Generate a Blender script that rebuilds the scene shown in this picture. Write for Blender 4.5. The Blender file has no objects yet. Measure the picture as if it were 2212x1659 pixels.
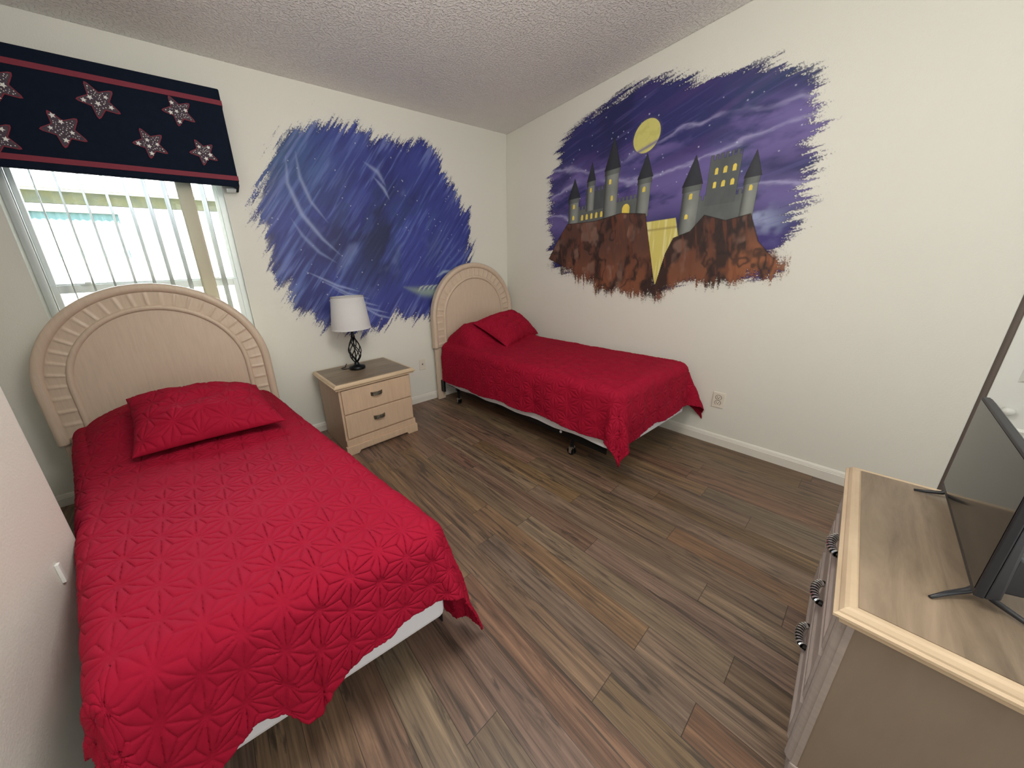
import bpy, bmesh, math, random
import numpy as np
from mathutils import Vector, Matrix
R_ = math.radians
scene = bpy.context.scene
COL = scene.collection

# ------------------------------------------------------------------ camera
cd = bpy.data.cameras.new('camera')
cam = bpy.data.objects.new('camera', cd)
COL.objects.link(cam)
cam.location = (-2.64034, -2.82598, 1.2618)
cam.rotation_euler = (1.27751213, 0.05011708, -0.60999564)
cd.sensor_width = 36.0
cd.lens = 36.0 * 691.72 / 2212.0
cd.shift_x = (1106.0 - 992.56) / 2212.0
cd.shift_y = -(829.5 - 800.75) / 2212.0
cd.clip_start = 0.02
scene.camera = cam

# ------------------------------------------------------------------ light and exposure
scene.view_settings.view_transform = 'Standard'
scene.view_settings.look = 'None'
scene.view_settings.gamma = 1.0
scene.view_settings.use_curve_mapping = False
scene.view_settings.exposure = 0.45
w = bpy.data.worlds.new('sky'); scene.world = w
w.use_nodes = True
wn = w.node_tree.nodes; wl = w.node_tree.links
sky = wn.new('ShaderNodeTexSky')
sky.sky_type = 'NISHITA'
sky.sun_disc = False
sky.sun_elevation = R_(50); sky.sun_rotation = R_(200)
wn['Background'].inputs['Strength'].default_value = 1.0
wmix = wn.new('ShaderNodeMix'); wmix.data_type = 'RGBA'
wmix.inputs[0].default_value = 0.75
wmix.inputs[7].default_value = (3.6, 4.0, 4.4, 1)
wl.new(sky.outputs[0], wmix.inputs[6])
wl.new(wmix.outputs[2], wn['Background'].inputs['Color'])


def lamp(name, kind, loc, rot, energy, color=(1, 1, 1), size=None, size_y=None, angle=None):
    ld = bpy.data.lights.new(name, kind)
    ld.energy = energy; ld.color = color
    if size:
        ld.shape = 'RECTANGLE'; ld.size = size; ld.size_y = size_y or size
    if angle is not None: ld.angle = angle
    o = bpy.data.objects.new(name, ld); COL.objects.link(o)
    o.location = loc; o.rotation_euler = rot
    return o


lamp('sun', 'SUN', (0, -6, 8), (R_(48), 0, R_(20)), 20.0, (1.0, 0.97, 0.92), angle=R_(0.6))
# added area lamp outside, strengthening the sky light through the window
lamp('sky_fill', 'AREA', (-3.3, 1.9, 2.95), (R_(-62), 0, R_(12)), 190.0, (0.80, 0.90, 1.0), 2.6, 1.5)
# added fill lamps out of view: one at the front wall, one overhead
lamp('front_wall_fill', 'AREA', (-1.9, -3.90, 1.45), (R_(90), 0, R_(0)), 17.0, (0.90, 0.95, 1.0), 2.4, 2.1)
cl_ = lamp('overhead_fill', 'POINT', (-2.15, -2.35, 2.08), (0, 0, 0), 39.0, (1.0, 0.965, 0.905))
cl_.data.shadow_soft_size = 0.25

# ------------------------------------------------------------------ materials
MATS = {}


def mat(name, color, rough=0.6, metal=0.0, spec=0.5, noise=None, bump=None, sheen=0.0, coat=0.0):
    """noise=(scale, amount, color2) mixes a second colour; bump=(scale, strength, distance)."""
    if name in MATS: return MATS[name]
    m = bpy.data.materials.new(name); m.use_nodes = True
    nt = m.node_tree; n = nt.nodes; l = nt.links
    b = n['Principled BSDF']
    b.inputs['Base Color'].default_value = (*color, 1)
    b.inputs['Roughness'].default_value = rough
    b.inputs['Metallic'].default_value = metal
    b.inputs['Specular IOR Level'].default_value = spec
    if sheen:
        b.inputs['Sheen Weight'].default_value = sheen
        b.inputs['Sheen Roughness'].default_value = 0.5
    if coat: b.inputs['Coat Weight'].default_value = coat
    tc = n.new('ShaderNodeTexCoord')
    sc_, am, c2 = noise if noise else (12.0, 0.25, tuple(c * 0.93 for c in color))
    no = n.new('ShaderNodeTexNoise'); no.inputs['Scale'].default_value = sc_
    no.inputs['Detail'].default_value = 4
    l.new(tc.outputs['Object'], no.inputs['Vector'])
    mx = n.new('ShaderNodeMix'); mx.data_type = 'RGBA'
    mr = n.new('ShaderNodeMapRange'); mr.inputs[1].default_value = 0.35; mr.inputs[2].default_value = 0.65
    mr.inputs[3].default_value = 0; mr.inputs[4].default_value = am
    l.new(no.outputs[0], mr.inputs[0]); l.new(mr.outputs[0], mx.inputs[0])
    mx.inputs[6].default_value = (*color, 1); mx.inputs[7].default_value = (*c2, 1)
    l.new(mx.outputs[2], b.inputs['Base Color'])
    if bump:
        nb = n.new('ShaderNodeTexNoise'); nb.inputs['Scale'].default_value = bump[0]
        nb.inputs['Detail'].default_value = 3
        l.new(tc.outputs['Object'], nb.inputs['Vector'])
        bp = n.new('ShaderNodeBump'); bp.inputs['Strength'].default_value = bump[1]
        bp.inputs['Distance'].default_value = bump[2]
        l.new(nb.outputs[0], bp.inputs['Height']); l.new(bp.outputs[0], b.inputs['Normal'])
    MATS[name] = m
    return m


def grain_mat(name, c1, c2, stretch=(1, 1, 14), scale=9.0, rough=0.45, dark=None, coat=0.0):
    """wood grain: noise squeezed so that it runs along the axis with the smallest stretch"""
    if name in MATS: return MATS[name]
    m = bpy.data.materials.new(name); m.use_nodes = True
    nt = m.node_tree; n = nt.nodes; l = nt.links; b = n['Principled BSDF']
    b.inputs['Roughness'].default_value = rough
    if coat: b.inputs['Coat Weight'].default_value = coat
    tc = n.new('ShaderNodeTexCoord'); mp = n.new('ShaderNodeMapping')
    mp.inputs['Scale'].default_value = stretch
    l.new(tc.outputs['Object'], mp.inputs['Vector'])
    no = n.new('ShaderNodeTexNoise'); no.inputs['Scale'].default_value = scale
    no.inputs['Detail'].default_value = 6; no.inputs['Roughness'].default_value = 0.65
    no.inputs['Distortion'].default_value = 0.3
    l.new(mp.outputs[0], no.inputs['Vector'])
    cr = n.new('ShaderNodeValToRGB')
    cr.color_ramp.elements[0].position = 0.33; cr.color_ramp.elements[0].color = (*c2, 1)
    cr.color_ramp.elements[1].position = 0.66; cr.color_ramp.elements[1].color = (*c1, 1)
    l.new(no.outputs[0], cr.inputs[0]); l.new(cr.outputs[0], b.inputs['Base Color'])
    bp = n.new('ShaderNodeBump'); bp.inputs['Strength'].default_value = 0.12
    bp.inputs['Distance'].default_value = 0.002
    l.new(no.outputs[0], bp.inputs['Height']); l.new(bp.outputs[0], b.inputs['Normal'])
    MATS[name] = m
    return m


def plaster(name, color, scale, strength, dist, thr=None):
    m = bpy.data.materials.new(name); m.use_nodes = True
    nt = m.node_tree; n = nt.nodes; l = nt.links; b = n['Principled BSDF']
    b.inputs['Base Color'].default_value = (*color, 1)
    b.inputs['Roughness'].default_value = 0.6
    tc = n.new('ShaderNodeTexCoord')
    no = n.new('ShaderNodeTexNoise'); no.inputs['Scale'].default_value = scale
    no.inputs['Detail'].default_value = 2.5
    l.new(tc.outputs['Object'], no.inputs['Vector'])
    src = no.outputs[0]
    if thr:
        mr = n.new('ShaderNodeMapRange'); mr.interpolation_type = 'SMOOTHSTEP'
        mr.inputs[1].default_value = thr[0]; mr.inputs[2].default_value = thr[1]
        l.new(src, mr.inputs[0]); src = mr.outputs[0]
    bp = n.new('ShaderNodeBump'); bp.inputs['Strength'].default_value = strength
    bp.inputs['Distance'].default_value = dist
    l.new(src, bp.inputs['Height']); l.new(bp.outputs[0], b.inputs['Normal'])
    # faint handling marks
    n2 = n.new('ShaderNodeTexNoise'); n2.inputs['Scale'].default_value = 1.3
    l.new(tc.outputs['Object'], n2.inputs['Vector'])
    mx = n.new('ShaderNodeMix'); mx.data_type = 'RGBA'
    mr2 = n.new('ShaderNodeMapRange'); mr2.inputs[1].default_value = 0.4; mr2.inputs[2].default_value = 0.7
    mr2.inputs[4].default_value = 0.35
    l.new(n2.outputs[0], mr2.inputs[0]); l.new(mr2.outputs[0], mx.inputs[0])
    mx.inputs[6].default_value = (*color, 1); mx.inputs[7].default_value = (*[c * 0.95 for c in color], 1)
    l.new(mx.outputs[2], b.inputs['Base Color'])
    MATS[name] = m
    return m


def floor_mat():
    m = bpy.data.materials.new('plank_floor'); m.use_nodes = True
    nt = m.node_tree; n = nt.nodes; l = nt.links; b = n['Principled BSDF']

    def math_(op, a, b_=None, c=None):
        k = n.new('ShaderNodeMath'); k.operation = op
        for i, v in enumerate((a, b_, c)):
            if v is None: continue
            if hasattr(v, 'links'): l.new(v, k.inputs[i])
            else: k.inputs[i].default_value = v
        return k.outputs[0]
    tc = n.new('ShaderNodeTexCoord'); rot = n.new('ShaderNodeMapping')
    rot.inputs['Rotation'].default_value = (0, 0, R_(-3.0))
    l.new(tc.outputs['Object'], rot.inputs['Vector'])
    sp = n.new('ShaderNodeSeparateXYZ'); l.new(rot.outputs[0], sp.inputs[0])
    x, y = sp.outputs[0], sp.outputs[1]
    W, L = 0.118, 0.86
    row = math_('FLOOR', math_('DIVIDE', x, W))
    wn1 = n.new('ShaderNodeTexWhiteNoise'); wn1.noise_dimensions = '1D'; l.new(row, wn1.inputs['W'])
    yo = math_('ADD', math_('DIVIDE', y, L), wn1.outputs[0])
    colr = math_('FLOOR', yo)
    cb = n.new('ShaderNodeCombineXYZ'); l.new(row, cb.inputs[0]); l.new(colr, cb.inputs[1])
    wn2 = n.new('ShaderNodeTexWhiteNoise'); wn2.noise_dimensions = '2D'; l.new(cb.outputs[0], wn2.inputs['Vector'])
    sid = n.new('ShaderNodeSeparateColor'); l.new(wn2.outputs[1], sid.inputs[0])
    fx = math_('FRACT', math_('DIVIDE', x, W)); fy = math_('FRACT', yo)
    ex = math_('MULTIPLY', math_('MINIMUM', fx, math_('SUBTRACT', 1.0, fx)), W)
    ey = math_('MULTIPLY', math_('MINIMUM', fy, math_('SUBTRACT', 1.0, fy)), L)
    edge = math_('MINIMUM', ex, ey)
    em = n.new('ShaderNodeMapRange'); em.inputs[1].default_value = 0.0002; em.inputs[2].default_value = 0.0014
    l.new(edge, em.inputs[0])
    # grain coordinates, offset per plank
    off = math_('MULTIPLY', sid.outputs[0], 37.0)
    off2 = math_('MULTIPLY', sid.outputs[1], 23.0)

    def grain(sx, sy, det, rg, dist):
        cg = n.new('ShaderNodeCombineXYZ')
        l.new(math_('ADD', math_('MULTIPLY', x, sx), off), cg.inputs[0])
        l.new(math_('ADD', math_('MULTIPLY', y, sy), off2), cg.inputs[1])
        l.new(off, cg.inputs[2])
        g = n.new('ShaderNodeTexNoise'); g.inputs['Scale'].default_value = 1.0
        g.inputs['Detail'].default_value = det; g.inputs['Roughness'].default_value = rg
        g.inputs['Distortion'].default_value = dist
        l.new(cg.outputs[0], g.inputs['Vector'])
        return g.outputs[0]
    g1 = grain(34, 1.5, 6, 0.66, 1.1)      # broad streaks
    g2 = grain(120, 3.0, 4, 0.6, 0.3)     # fine grain
    g3 = grain(30, 2.4, 5, 0.62, 1.5)     # dark weathered marks
    cr = n.new('ShaderNodeValToRGB'); e = cr.color_ramp.elements
    e[0].position = 0.28; e[0].color = (0.070, 0.046, 0.031, 1)
    e[1].position = 0.72; e[1].color = (0.330, 0.222, 0.142, 1)
    k = e.new(0.42); k.color = (0.150, 0.099, 0.067, 1)
    k = e.new(0.58); k.color = (0.220, 0.149, 0.100, 1)
    for _e in cr.color_ramp.elements: _e.color = (_e.color[0] * 0.95, _e.color[1] * 0.92, _e.color[2] * 0.88, 1)
    l.new(g1, cr.inputs[0])
    hsv = n.new('ShaderNodeHueSaturation')
    l.new(cr.outputs[0], hsv.inputs['Color'])
    l.new(math_('ADD', math_('MULTIPLY', sid.outputs[2], 0.26), 0.90), hsv.inputs['Value'])
    l.new(math_('ADD', math_('MULTIPLY', sid.outputs[1], 0.30), 0.86), hsv.inputs['Saturation'])
    l.new(math_('ADD', math_('MULTIPLY', sid.outputs[0], 0.03), 0.485), hsv.inputs['Hue'])
    m1 = n.new('ShaderNodeMix'); m1.data_type = 'RGBA'; m1.blend_type = 'MULTIPLY'
    r2 = n.new('ShaderNodeMapRange'); r2.inputs[1].default_value = 0.35; r2.inputs[2].default_value = 0.65
    r2.inputs[3].default_value = 0.72; r2.inputs[4].default_value = 1.12
    l.new(g2, r2.inputs[0]); l.new(hsv.outputs[0], m1.inputs[6]); l.new(r2.outputs[0], m1.inputs[7])
    m1.inputs[0].default_value = 1.0
    m2 = n.new('ShaderNodeMix'); m2.data_type = 'RGBA'
    r3 = n.new('ShaderNodeMapRange'); r3.inputs[1].default_value = 0.54; r3.inputs[2].default_value = 0.64
    r3.inputs[4].default_value = 0.8
    l.new(g3, r3.inputs[0]); l.new(r3.outputs[0], m2.inputs[0])
    l.new(m1.outputs[2], m2.inputs[6]); m2.inputs[7].default_value = (0.045, 0.035, 0.027, 1)
    m3 = n.new('ShaderNodeMix'); m3.data_type = 'RGBA'
    l.new(em.outputs[0], m3.inputs[0]); m3.inputs[6].default_value = (0.03, 0.021, 0.015, 1)
    l.new(m2.outputs[2], m3.inputs[7]); l.new(m3.outputs[2], b.inputs['Base Color'])
    b.inputs['Roughness'].default_value = 0.42
    bp = n.new('ShaderNodeBump'); bp.inputs['Strength'].default_value = 0.25; bp.inputs['Distance'].default_value = 0.0015
    hh = math_('ADD', math_('MULTIPLY', g2, 0.4), em.outputs[0])
    l.new(hh, bp.inputs['Height']); l.new(bp.outputs[0], b.inputs['Normal'])
    return m


def plank_top_mat():
    """greyish laminate boards of the furniture tops"""
    m = bpy.data.materials.new('laminate_top'); m.use_nodes = True
    nt = m.node_tree; n = nt.nodes; l = nt.links; b = n['Principled BSDF']
    tc = n.new('ShaderNodeTexCoord'); mp = n.new('ShaderNodeMapping')
    mp.inputs['Scale'].default_value = (1.2, 9, 1)
    l.new(tc.outputs['Object'], mp.inputs['Vector'])
    sp = n.new('ShaderNodeSeparateXYZ'); l.new(tc.outputs['Object'], sp.inputs[0])
    d = n.new('ShaderNodeMath'); d.operation = 'DIVIDE'; l.new(sp.outputs[1], d.inputs[0]); d.inputs[1].default_value = 0.117
    f = n.new('ShaderNodeMath'); f.operation = 'FLOOR'; l.new(d.outputs[0], f.inputs[0])
    wn_ = n.new('ShaderNodeTexWhiteNoise'); wn_.noise_dimensions = '1D'; l.new(f.outputs[0], wn_.inputs['W'])
    no = n.new('ShaderNodeTexNoise'); no.inputs['Scale'].default_value = 2.6; no.inputs['Detail'].default_value = 6
    no.inputs['Roughness'].default_value = 0.62; no.inputs['Distortion'].default_value = 0.5
    add = n.new('ShaderNodeVectorMath'); l.new(mp.outputs[0], add.inputs[0]); l.new(wn_.outputs[1], add.inputs[1])
    l.new(add.outputs[0], no.inputs['Vector'])
    cr = n.new('ShaderNodeValToRGB')
    cr.color_ramp.elements[0].position = 0.3; cr.color_ramp.elements[0].color = (0.155, 0.112, 0.074, 1)
    cr.color_ramp.elements[1].position = 0.7; cr.color_ramp.elements[1].color = (0.32, 0.238, 0.162, 1)
    l.new(no.outputs[0], cr.inputs[0])
    hv = n.new('ShaderNodeHueSaturation'); l.new(cr.outputs[0], hv.inputs['Color'])
    mr = n.new('ShaderNodeMapRange'); mr.inputs[3].default_value = 0.78; mr.inputs[4].default_value = 1.18
    l.new(wn_.outputs[0], mr.inputs[0]); l.new(mr.outputs[0], hv.inputs['Value'])
    l.new(hv.outputs[0], b.inputs['Base Color'])
    b.inputs['Roughness'].default_value = 0.38
    return m


def glass_mat():
    m = bpy.data.materials.new('window_glass'); m.use_nodes = True
    nt = m.node_tree; n = nt.nodes; l = nt.links
    n.remove(n['Principled BSDF'])
    t = n.new('ShaderNodeBsdfTransparent'); t.inputs[0].default_value = (0.97, 0.99, 0.985, 1)
    g = n.new('ShaderNodeBsdfGlossy'); g.inputs['Roughness'].default_value = 0.02
    fr = n.new('ShaderNodeFresnel'); fr.inputs[0].default_value = 1.45
    mx = n.new('ShaderNodeMixShader')
    l.new(fr.outputs[0], mx.inputs[0]); l.new(t.outputs[0], mx.inputs[1]); l.new(g.outputs[0], mx.inputs[2])
    l.new(mx.outputs[0], n['Material Output'].inputs[0])
    return m


def paint_mat():
    m = bpy.data.materials.new('wall_paint_artwork'); m.use_nodes = True
    nt = m.node_tree; n = nt.nodes; l = nt.links; b = n['Principled BSDF']
    at = n.new('ShaderNodeAttribute'); at.attribute_name = 'paint'
    l.new(at.outputs['Color'], b.inputs['Base Color'])
    b.inputs['Roughness'].default_value = 0.55
    l.new(at.outputs['Alpha'], b.inputs['Alpha'])
    tc = n.new('ShaderNodeTexCoord')
    no = n.new('ShaderNodeTexNoise'); no.inputs['Scale'].default_value = 160
    l.new(tc.outputs['Object'], no.inputs['Vector'])
    bp = n.new('ShaderNodeBump'); bp.inputs['Strength'].default_value = 0.2; bp.inputs['Distance'].default_value = 0.001
    l.new(no.outputs[0], bp.inputs['Height']); l.new(bp.outputs[0], b.inputs['Normal'])
    return m


M_wall = plaster('cream_wall', (0.725, 0.715, 0.64), 150, 0.30, 0.003)
M_ceil = plaster('textured_ceiling', (0.84, 0.82, 0.785), 75, 0.8, 0.006, (0.48, 0.62))
M_floor = floor_mat()
M_trim = mat('white_trim', (0.72, 0.69, 0.62), 0.4)
M_door = mat('white_door_paint', (0.74, 0.75, 0.70), 0.45)
M_frame = mat('white_window_vinyl', (0.76, 0.80, 0.79), 0.35)
M_glass = glass_mat()
M_oak = grain_mat('bisque_oak', (0.60, 0.435, 0.30), (0.525, 0.378, 0.258), (9, 9, 0.8), 7.0)
M_oak_edge = grain_mat('pale_oak_edge', (0.62, 0.475, 0.32), (0.52, 0.39, 0.255), (1.0, 1.0, 6), 6.0)
M_head = grain_mat('headboard_veneer', (0.62, 0.495, 0.375), (0.56, 0.445, 0.335), (14, 6, 1.2), 6.0)
M_top = plank_top_mat()
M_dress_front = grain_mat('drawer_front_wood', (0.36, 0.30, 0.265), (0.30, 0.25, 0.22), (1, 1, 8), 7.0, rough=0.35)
M_black = mat('black_metal', (0.012, 0.013, 0.015), 0.35, 0.6)
M_bronze = mat('pewter_handle', (0.32, 0.30, 0.24), 0.4, 0.85, noise=(90, 0.8, (0.09, 0.08, 0.06)))
M_shade = mat('white_linen_shade', (0.58, 0.57, 0.57), 0.85, noise=(260, 0.4, (0.50, 0.49, 0.49)), bump=(300, 0.3, 0.001))
M_quilt = mat('crimson_quilt', (0.310, 0.0065, 0.027), 0.75, spec=0.1, noise=(5, 0.5, (0.275, 0.006, 0.024)), bump=(420, 0.35, 0.0012), sheen=0.0)
M_sheet = mat('white_sheet', (0.74, 0.73, 0.76), 0.8, bump=(18, 0.4, 0.006))
M_tick = mat('box_spring_cloth', (0.62, 0.61, 0.62), 0.85, noise=(60, 0.5, (0.45, 0.43, 0.42)))
M_navy = mat('navy_fabric', (0.0058, 0.0098, 0.0205), 0.95, spec=0.12, noise=(30, 0.6, (0.0075, 0.0125, 0.025)), bump=(500, 0.4, 0.001))
M_redband = mat('red_ribbon', (0.19, 0.022, 0.04), 0.8, bump=(400, 0.3, 0.001))
M_starcloth = mat('star_print_cloth', (0.065, 0.05, 0.062), 0.9, noise=(70, 0.7, (0.05, 0.035, 0.055)))
M_starwhite = mat('white_star_print', (0.72, 0.72, 0.68), 0.85)
M_vane_cream = mat('cream_wide_vane', (0.60, 0.56, 0.43), 0.6)
M_vane = mat('grey_white_vane', (0.37, 0.38, 0.35), 0.6)
_n = M_vane.node_tree.nodes; _l = M_vane.node_tree.links
_t = _n.new('ShaderNodeBsdfTranslucent'); _t.inputs[0].default_value = (0.62, 0.60, 0.50, 1)
_m = _n.new('ShaderNodeMixShader'); _m.inputs[0].default_value = 0.05
_l.new(_n['Principled BSDF'].outputs[0], _m.inputs[1]); _l.new(_t.outputs[0], _m.inputs[2]); _l.new(_m.outputs[0], _n['Material Output'].inputs[0])
M_plate = mat('ivory_plate', (0.72, 0.67, 0.57), 0.35)
M_slot = mat('dark_slot', (0.02, 0.018, 0.016), 0.6)
M_screen = mat('tv_screen_black', (0.008, 0.008, 0.008), 0.12, spec=0.2)
M_tvbody = mat('tv_black_plastic', (0.014, 0.015, 0.018), 0.45, noise=(150, 0.5, (0.02, 0.02, 0.023)))
M_zebra_d = mat('dark_handle_metal', (0.03, 0.027, 0.028), 0.3, 0.9)
M_zebra_l = mat('silver_handle_ridge', (0.75, 0.74, 0.72), 0.25, 0.9)
M_chrome = mat('worn_steel', (0.55, 0.50, 0.44), 0.3, 0.9)
M_paint = paint_mat()
M_stucco = mat('neighbour_stucco', (0.80, 0.79, 0.76), 0.9, bump=(40, 0.4, 0.01))
M_olive = mat('olive_shaded_band', (0.15, 0.14, 0.075), 0.9, noise=(9, 0.8, (0.11, 0.115, 0.085)), bump=(60, 0.6, 0.01))  # soffit shade put into the olive colour; the header strip shares it
M_curtain = mat('pale_teal_curtain', (0.13, 0.21, 0.21), 0.9)
M_ground = mat('outdoor_ground', (0.35, 0.36, 0.28), 0.9, noise=(3, 0.8, (0.2, 0.26, 0.12)))


# ------------------------------------------------------------------ mesh helpers
def link(o, parent=None):
    COL.objects.link(o)
    if parent is not None: o.parent = parent
    return o


def obj(name, bm, m, parent=None, smooth=False, bevel=0.0, segs=2, mats=None):
    me = bpy.data.meshes.new(name)
    bmesh.ops.recalc_face_normals(bm, faces=bm.faces)
    bm.to_mesh(me); bm.free()
    for mm in (mats or [m]): me.materials.append(mm)
    if smooth:
        for p in me.polygons: p.use_smooth = True
    o = bpy.data.objects.new(name, me)
    link(o, parent)
    if bevel:
        md = o.modifiers.new('bevel', 'BEVEL'); md.width = bevel; md.segments = segs
        md.limit_method = 'ANGLE'; md.angle_limit = R_(35)
    return o


def empty(name, loc, rz=0.0, parent=None):
    o = bpy.data.objects.new(name, None); link(o, parent)
    o.location = loc; o.rotation_euler = (0, 0, rz)
    o.empty_display_size = 0.1
    return o


def tag(o, label, cat, group=None, kind=None):
    o['label'] = label; o['category'] = cat
    if group: o['group'] = group
    if kind: o['kind'] = kind
    return o


def struct(o, label=None):
    o['kind'] = 'structure'
    if label: o['label'] = label
    return o


def box(bm, x0, x1, y0, y1, z0, z1, mi=0):
    vs = [bm.verts.new(c) for c in ((x0, y0, z0), (x1, y0, z0), (x1, y1, z0), (x0, y1, z0),
                                    (x0, y0, z1), (x1, y0, z1), (x1, y1, z1), (x0, y1, z1))]
    for f in ((0, 3, 2, 1), (4, 5, 6, 7), (0, 1, 5, 4), (1, 2, 6, 5), (2, 3, 7, 6), (3, 0, 4, 7)):
        fc = bm.faces.new([vs[i] for i in f]); fc.material_index = mi
    return vs


def bx(x0, x1, y0, y1, z0, z1):
    bm = bmesh.new(); box(bm, min(x0, x1), max(x0, x1), min(y0, y1), max(y0, y1), min(z0, z1), max(z0, z1)); return bm


def tube(bm, pts, r, n=8, cap=True, mi=0):
    pts = [Vector(p) for p in pts]
    rs = r if isinstance(r, (list, tuple)) else [r] * len(pts)
    rings = []
    up = Vector((0, 0, 1))
    t0 = (pts[1] - pts[0]).normalized()
    if abs(t0.dot(up)) > 0.9: up = Vector((1, 0, 0))
    u = (up - t0 * up.dot(t0)).normalized()
    for i, p in enumerate(pts):
        t = (pts[min(i + 1, len(pts) - 1)] - pts[max(i - 1, 0)]).normalized()
        u = (u - t * u.dot(t)).normalized(); v = t.cross(u)
        rings.append([bm.verts.new(p + (u * math.cos(a) + v * math.sin(a)) * rs[i])
                      for a in [2 * math.pi * k / n for k in range(n)]])
    for a, b in zip(rings, rings[1:]):
        for k in range(n):
            f = bm.faces.new((a[k], a[(k + 1) % n], b[(k + 1) % n], b[k])); f.material_index = mi
    if cap:
        bm.faces.new(rings[0]).material_index = mi; bm.faces.new(rings[-1][::-1]).material_index = mi


def lathe(bm, prof, n=40, cx=0, cy=0):
    rings = []
    for r, z in prof:
        rings.append([bm.verts.new((cx + r * math.cos(2 * math.pi * k / n), cy + r * math.sin(2 * math.pi * k / n), z)) for k in range(n)])
    for a, b in zip(rings, rings[1:]):
        for k in range(n):
            bm.faces.new((a[k], a[(k + 1) % n], b[(k + 1) % n], b[k]))
    return rings


def prism(bm, outline, y0, y1, axis='y'):
    """extrude a closed 2-D outline (x,z) between two y values"""
    a = [bm.verts.new((x, y0, z)) for x, z in outline]; b = [bm.verts.new((x, y1, z)) for x, z in outline]
    n = len(a)
    bm.faces.new(a[::-1]); bm.faces.new(b)
    for i in range(n): bm.faces.new((a[i], a[(i + 1) % n], b[(i + 1) % n], b[i]))


def grid_mesh(name, X, Y, Z, m, parent=None, smooth=True, thick=0.0):
    """mesh from 2-D numpy arrays"""
    h, w_ = X.shape
    co = np.stack([X, Y, Z], -1).reshape(-1, 3).astype(np.float32)
    idx = np.arange(h * w_).reshape(h, w_)
    q = np.stack([idx[:-1, :-1], idx[:-1, 1:], idx[1:, 1:], idx[1:, :-1]], -1).reshape(-1, 4)
    me = bpy.data.meshes.new(name)
    me.vertices.add(len(co)); me.vertices.foreach_set('co', co.ravel())
    me.loops.add(q.size); me.loops.foreach_set('vertex_index', q.ravel().astype(np.int32))
    me.polygons.add(len(q)); me.polygons.foreach_set('loop_start', np.arange(0, q.size, 4, dtype=np.int32))
    me.update(calc_edges=True)
    me.polygons.foreach_set('use_smooth', np.full(len(q), smooth))
    me.materials.append(m)
    o = bpy.data.objects.new(name, me); link(o, parent)
    if thick:
        md = o.modifiers.new('solid', 'SOLIDIFY'); md.thickness = thick; md.offset = -1
    return o


# ------------------------------------------------------------------ noise for painted and sewn surfaces
def vnoise(x, y, seed=0):
    rs = np.random.RandomState(seed); T = rs.rand(256, 256)
    xi = np.floor(x).astype(int); yi = np.floor(y).astype(int)
    fx = x - xi; fy = y - yi
    fx = fx * fx * (3 - 2 * fx); fy = fy * fy * (3 - 2 * fy)
    g = lambda a, b: T[a % 256, b % 256]
    return (g(xi, yi) * (1 - fx) + g(xi + 1, yi) * fx) * (1 - fy) + (g(xi, yi + 1) * (1 - fx) + g(xi + 1, yi + 1) * fx) * fy


def fbm(x, y, seed=0, oct=4):
    s = 0; a = 0.5; t = 0
    for i in range(oct):
        s = s + a * vnoise(x * 2 ** i, y * 2 ** i, seed + i * 7); t += a; a *= 0.5
    return s / t


def smooth01(a, b, x):
    t = np.clip((x - a) / (b - a), 0, 1); return t * t * (3 - 2 * t)


# ================================================================== THE ROOM
XL, YF, H = -3.84, -3.95, 2.60
WX0, WX1, WZ0, WZ1 = -3.51, -2.54, 0.80, 2.15
bm = bmesh.new(); box(bm, XL - 0.1, 0.9, YF - 0.1, 0.12, -0.06, 0.0)
struct(obj('floor', bm, M_floor), 'weathered brown wood plank floor')
bm = bmesh.new(); box(bm, XL - 0.1, 0.9, YF - 0.1, 0.12, H, H + 0.1)
struct(obj('ceiling', bm, M_ceil), 'textured off-white ceiling')
bm = bmesh.new()
box(bm, XL, WX0, 0, 0.12, 0, H); box(bm, WX1, 0.12, 0, 0.12, 0, H)
box(bm, WX0, WX1, 0, 0.12, 0, WZ0); box(bm, WX0, WX1, 0, 0.12, WZ1, H)
struct(obj('wall_back', bm, M_wall), 'cream wall with the window and the blue painting')
YC = -3.042           # closet opening starts here in the right wall
bm = bmesh.new()
box(bm, 0, 0.12, YC, 0.0, 0, H)
box(bm, 0, 0.12, YF, YC, 2.18, H)
struct(obj('wall_right', bm, M_wall, bevel=0.006), 'cream wall with the castle painting')
bm = bmesh.new(); box(bm, 0.70, 0.80, YF, 0.0, 0, H); box(bm, 0.12, 0.7, YC + 0.3, YC + 0.4, 0, H)
struct(obj('wall_closet', bm, M_wall))
bm = bmesh.new(); box(bm, XL - 0.1, XL, YF, 0.12, 0, H)
struct(obj('wall_far_left', bm, M_wall))
bm = bmesh.new(); box(bm, XL - 0.1, 0.9, YF - 0.1, YF, 0, H)
struct(obj('wall_front', bm, M_wall))
# the near left wall that ends in a rounded outside corner beside the bed
bm = bmesh.new()
rr = 0.022; xa, xb, ye = -3.33, -3.215, -1.385
out = [(xb, YF), (xb, ye - rr)]
out += [(xb - rr + rr * math.cos(a), ye - rr + rr * math.sin(a)) for a in [math.pi / 2 * k / 8 for k in range(1, 9)]]
out += [(xa + rr - rr * math.sin(a), ye - rr + rr * math.cos(a)) for a in [math.pi / 2 * k / 8 for k in range(0, 9)]]
out += [(xa, YF)]
lo = [bm.verts.new((x, y, 0)) for x, y in out]; hi = [bm.verts.new((x, y, H)) for x, y in out]
for i in range(len(out)):
    j = (i + 1) % len(out); bm.faces.new((lo[i], lo[j], hi[j], hi[i]))
bm.faces.new(lo[::-1]); bm.faces.new(hi)
struct(obj('wall_left', bm, M_wall), 'near cream wall with a rounded outside corner')


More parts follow.
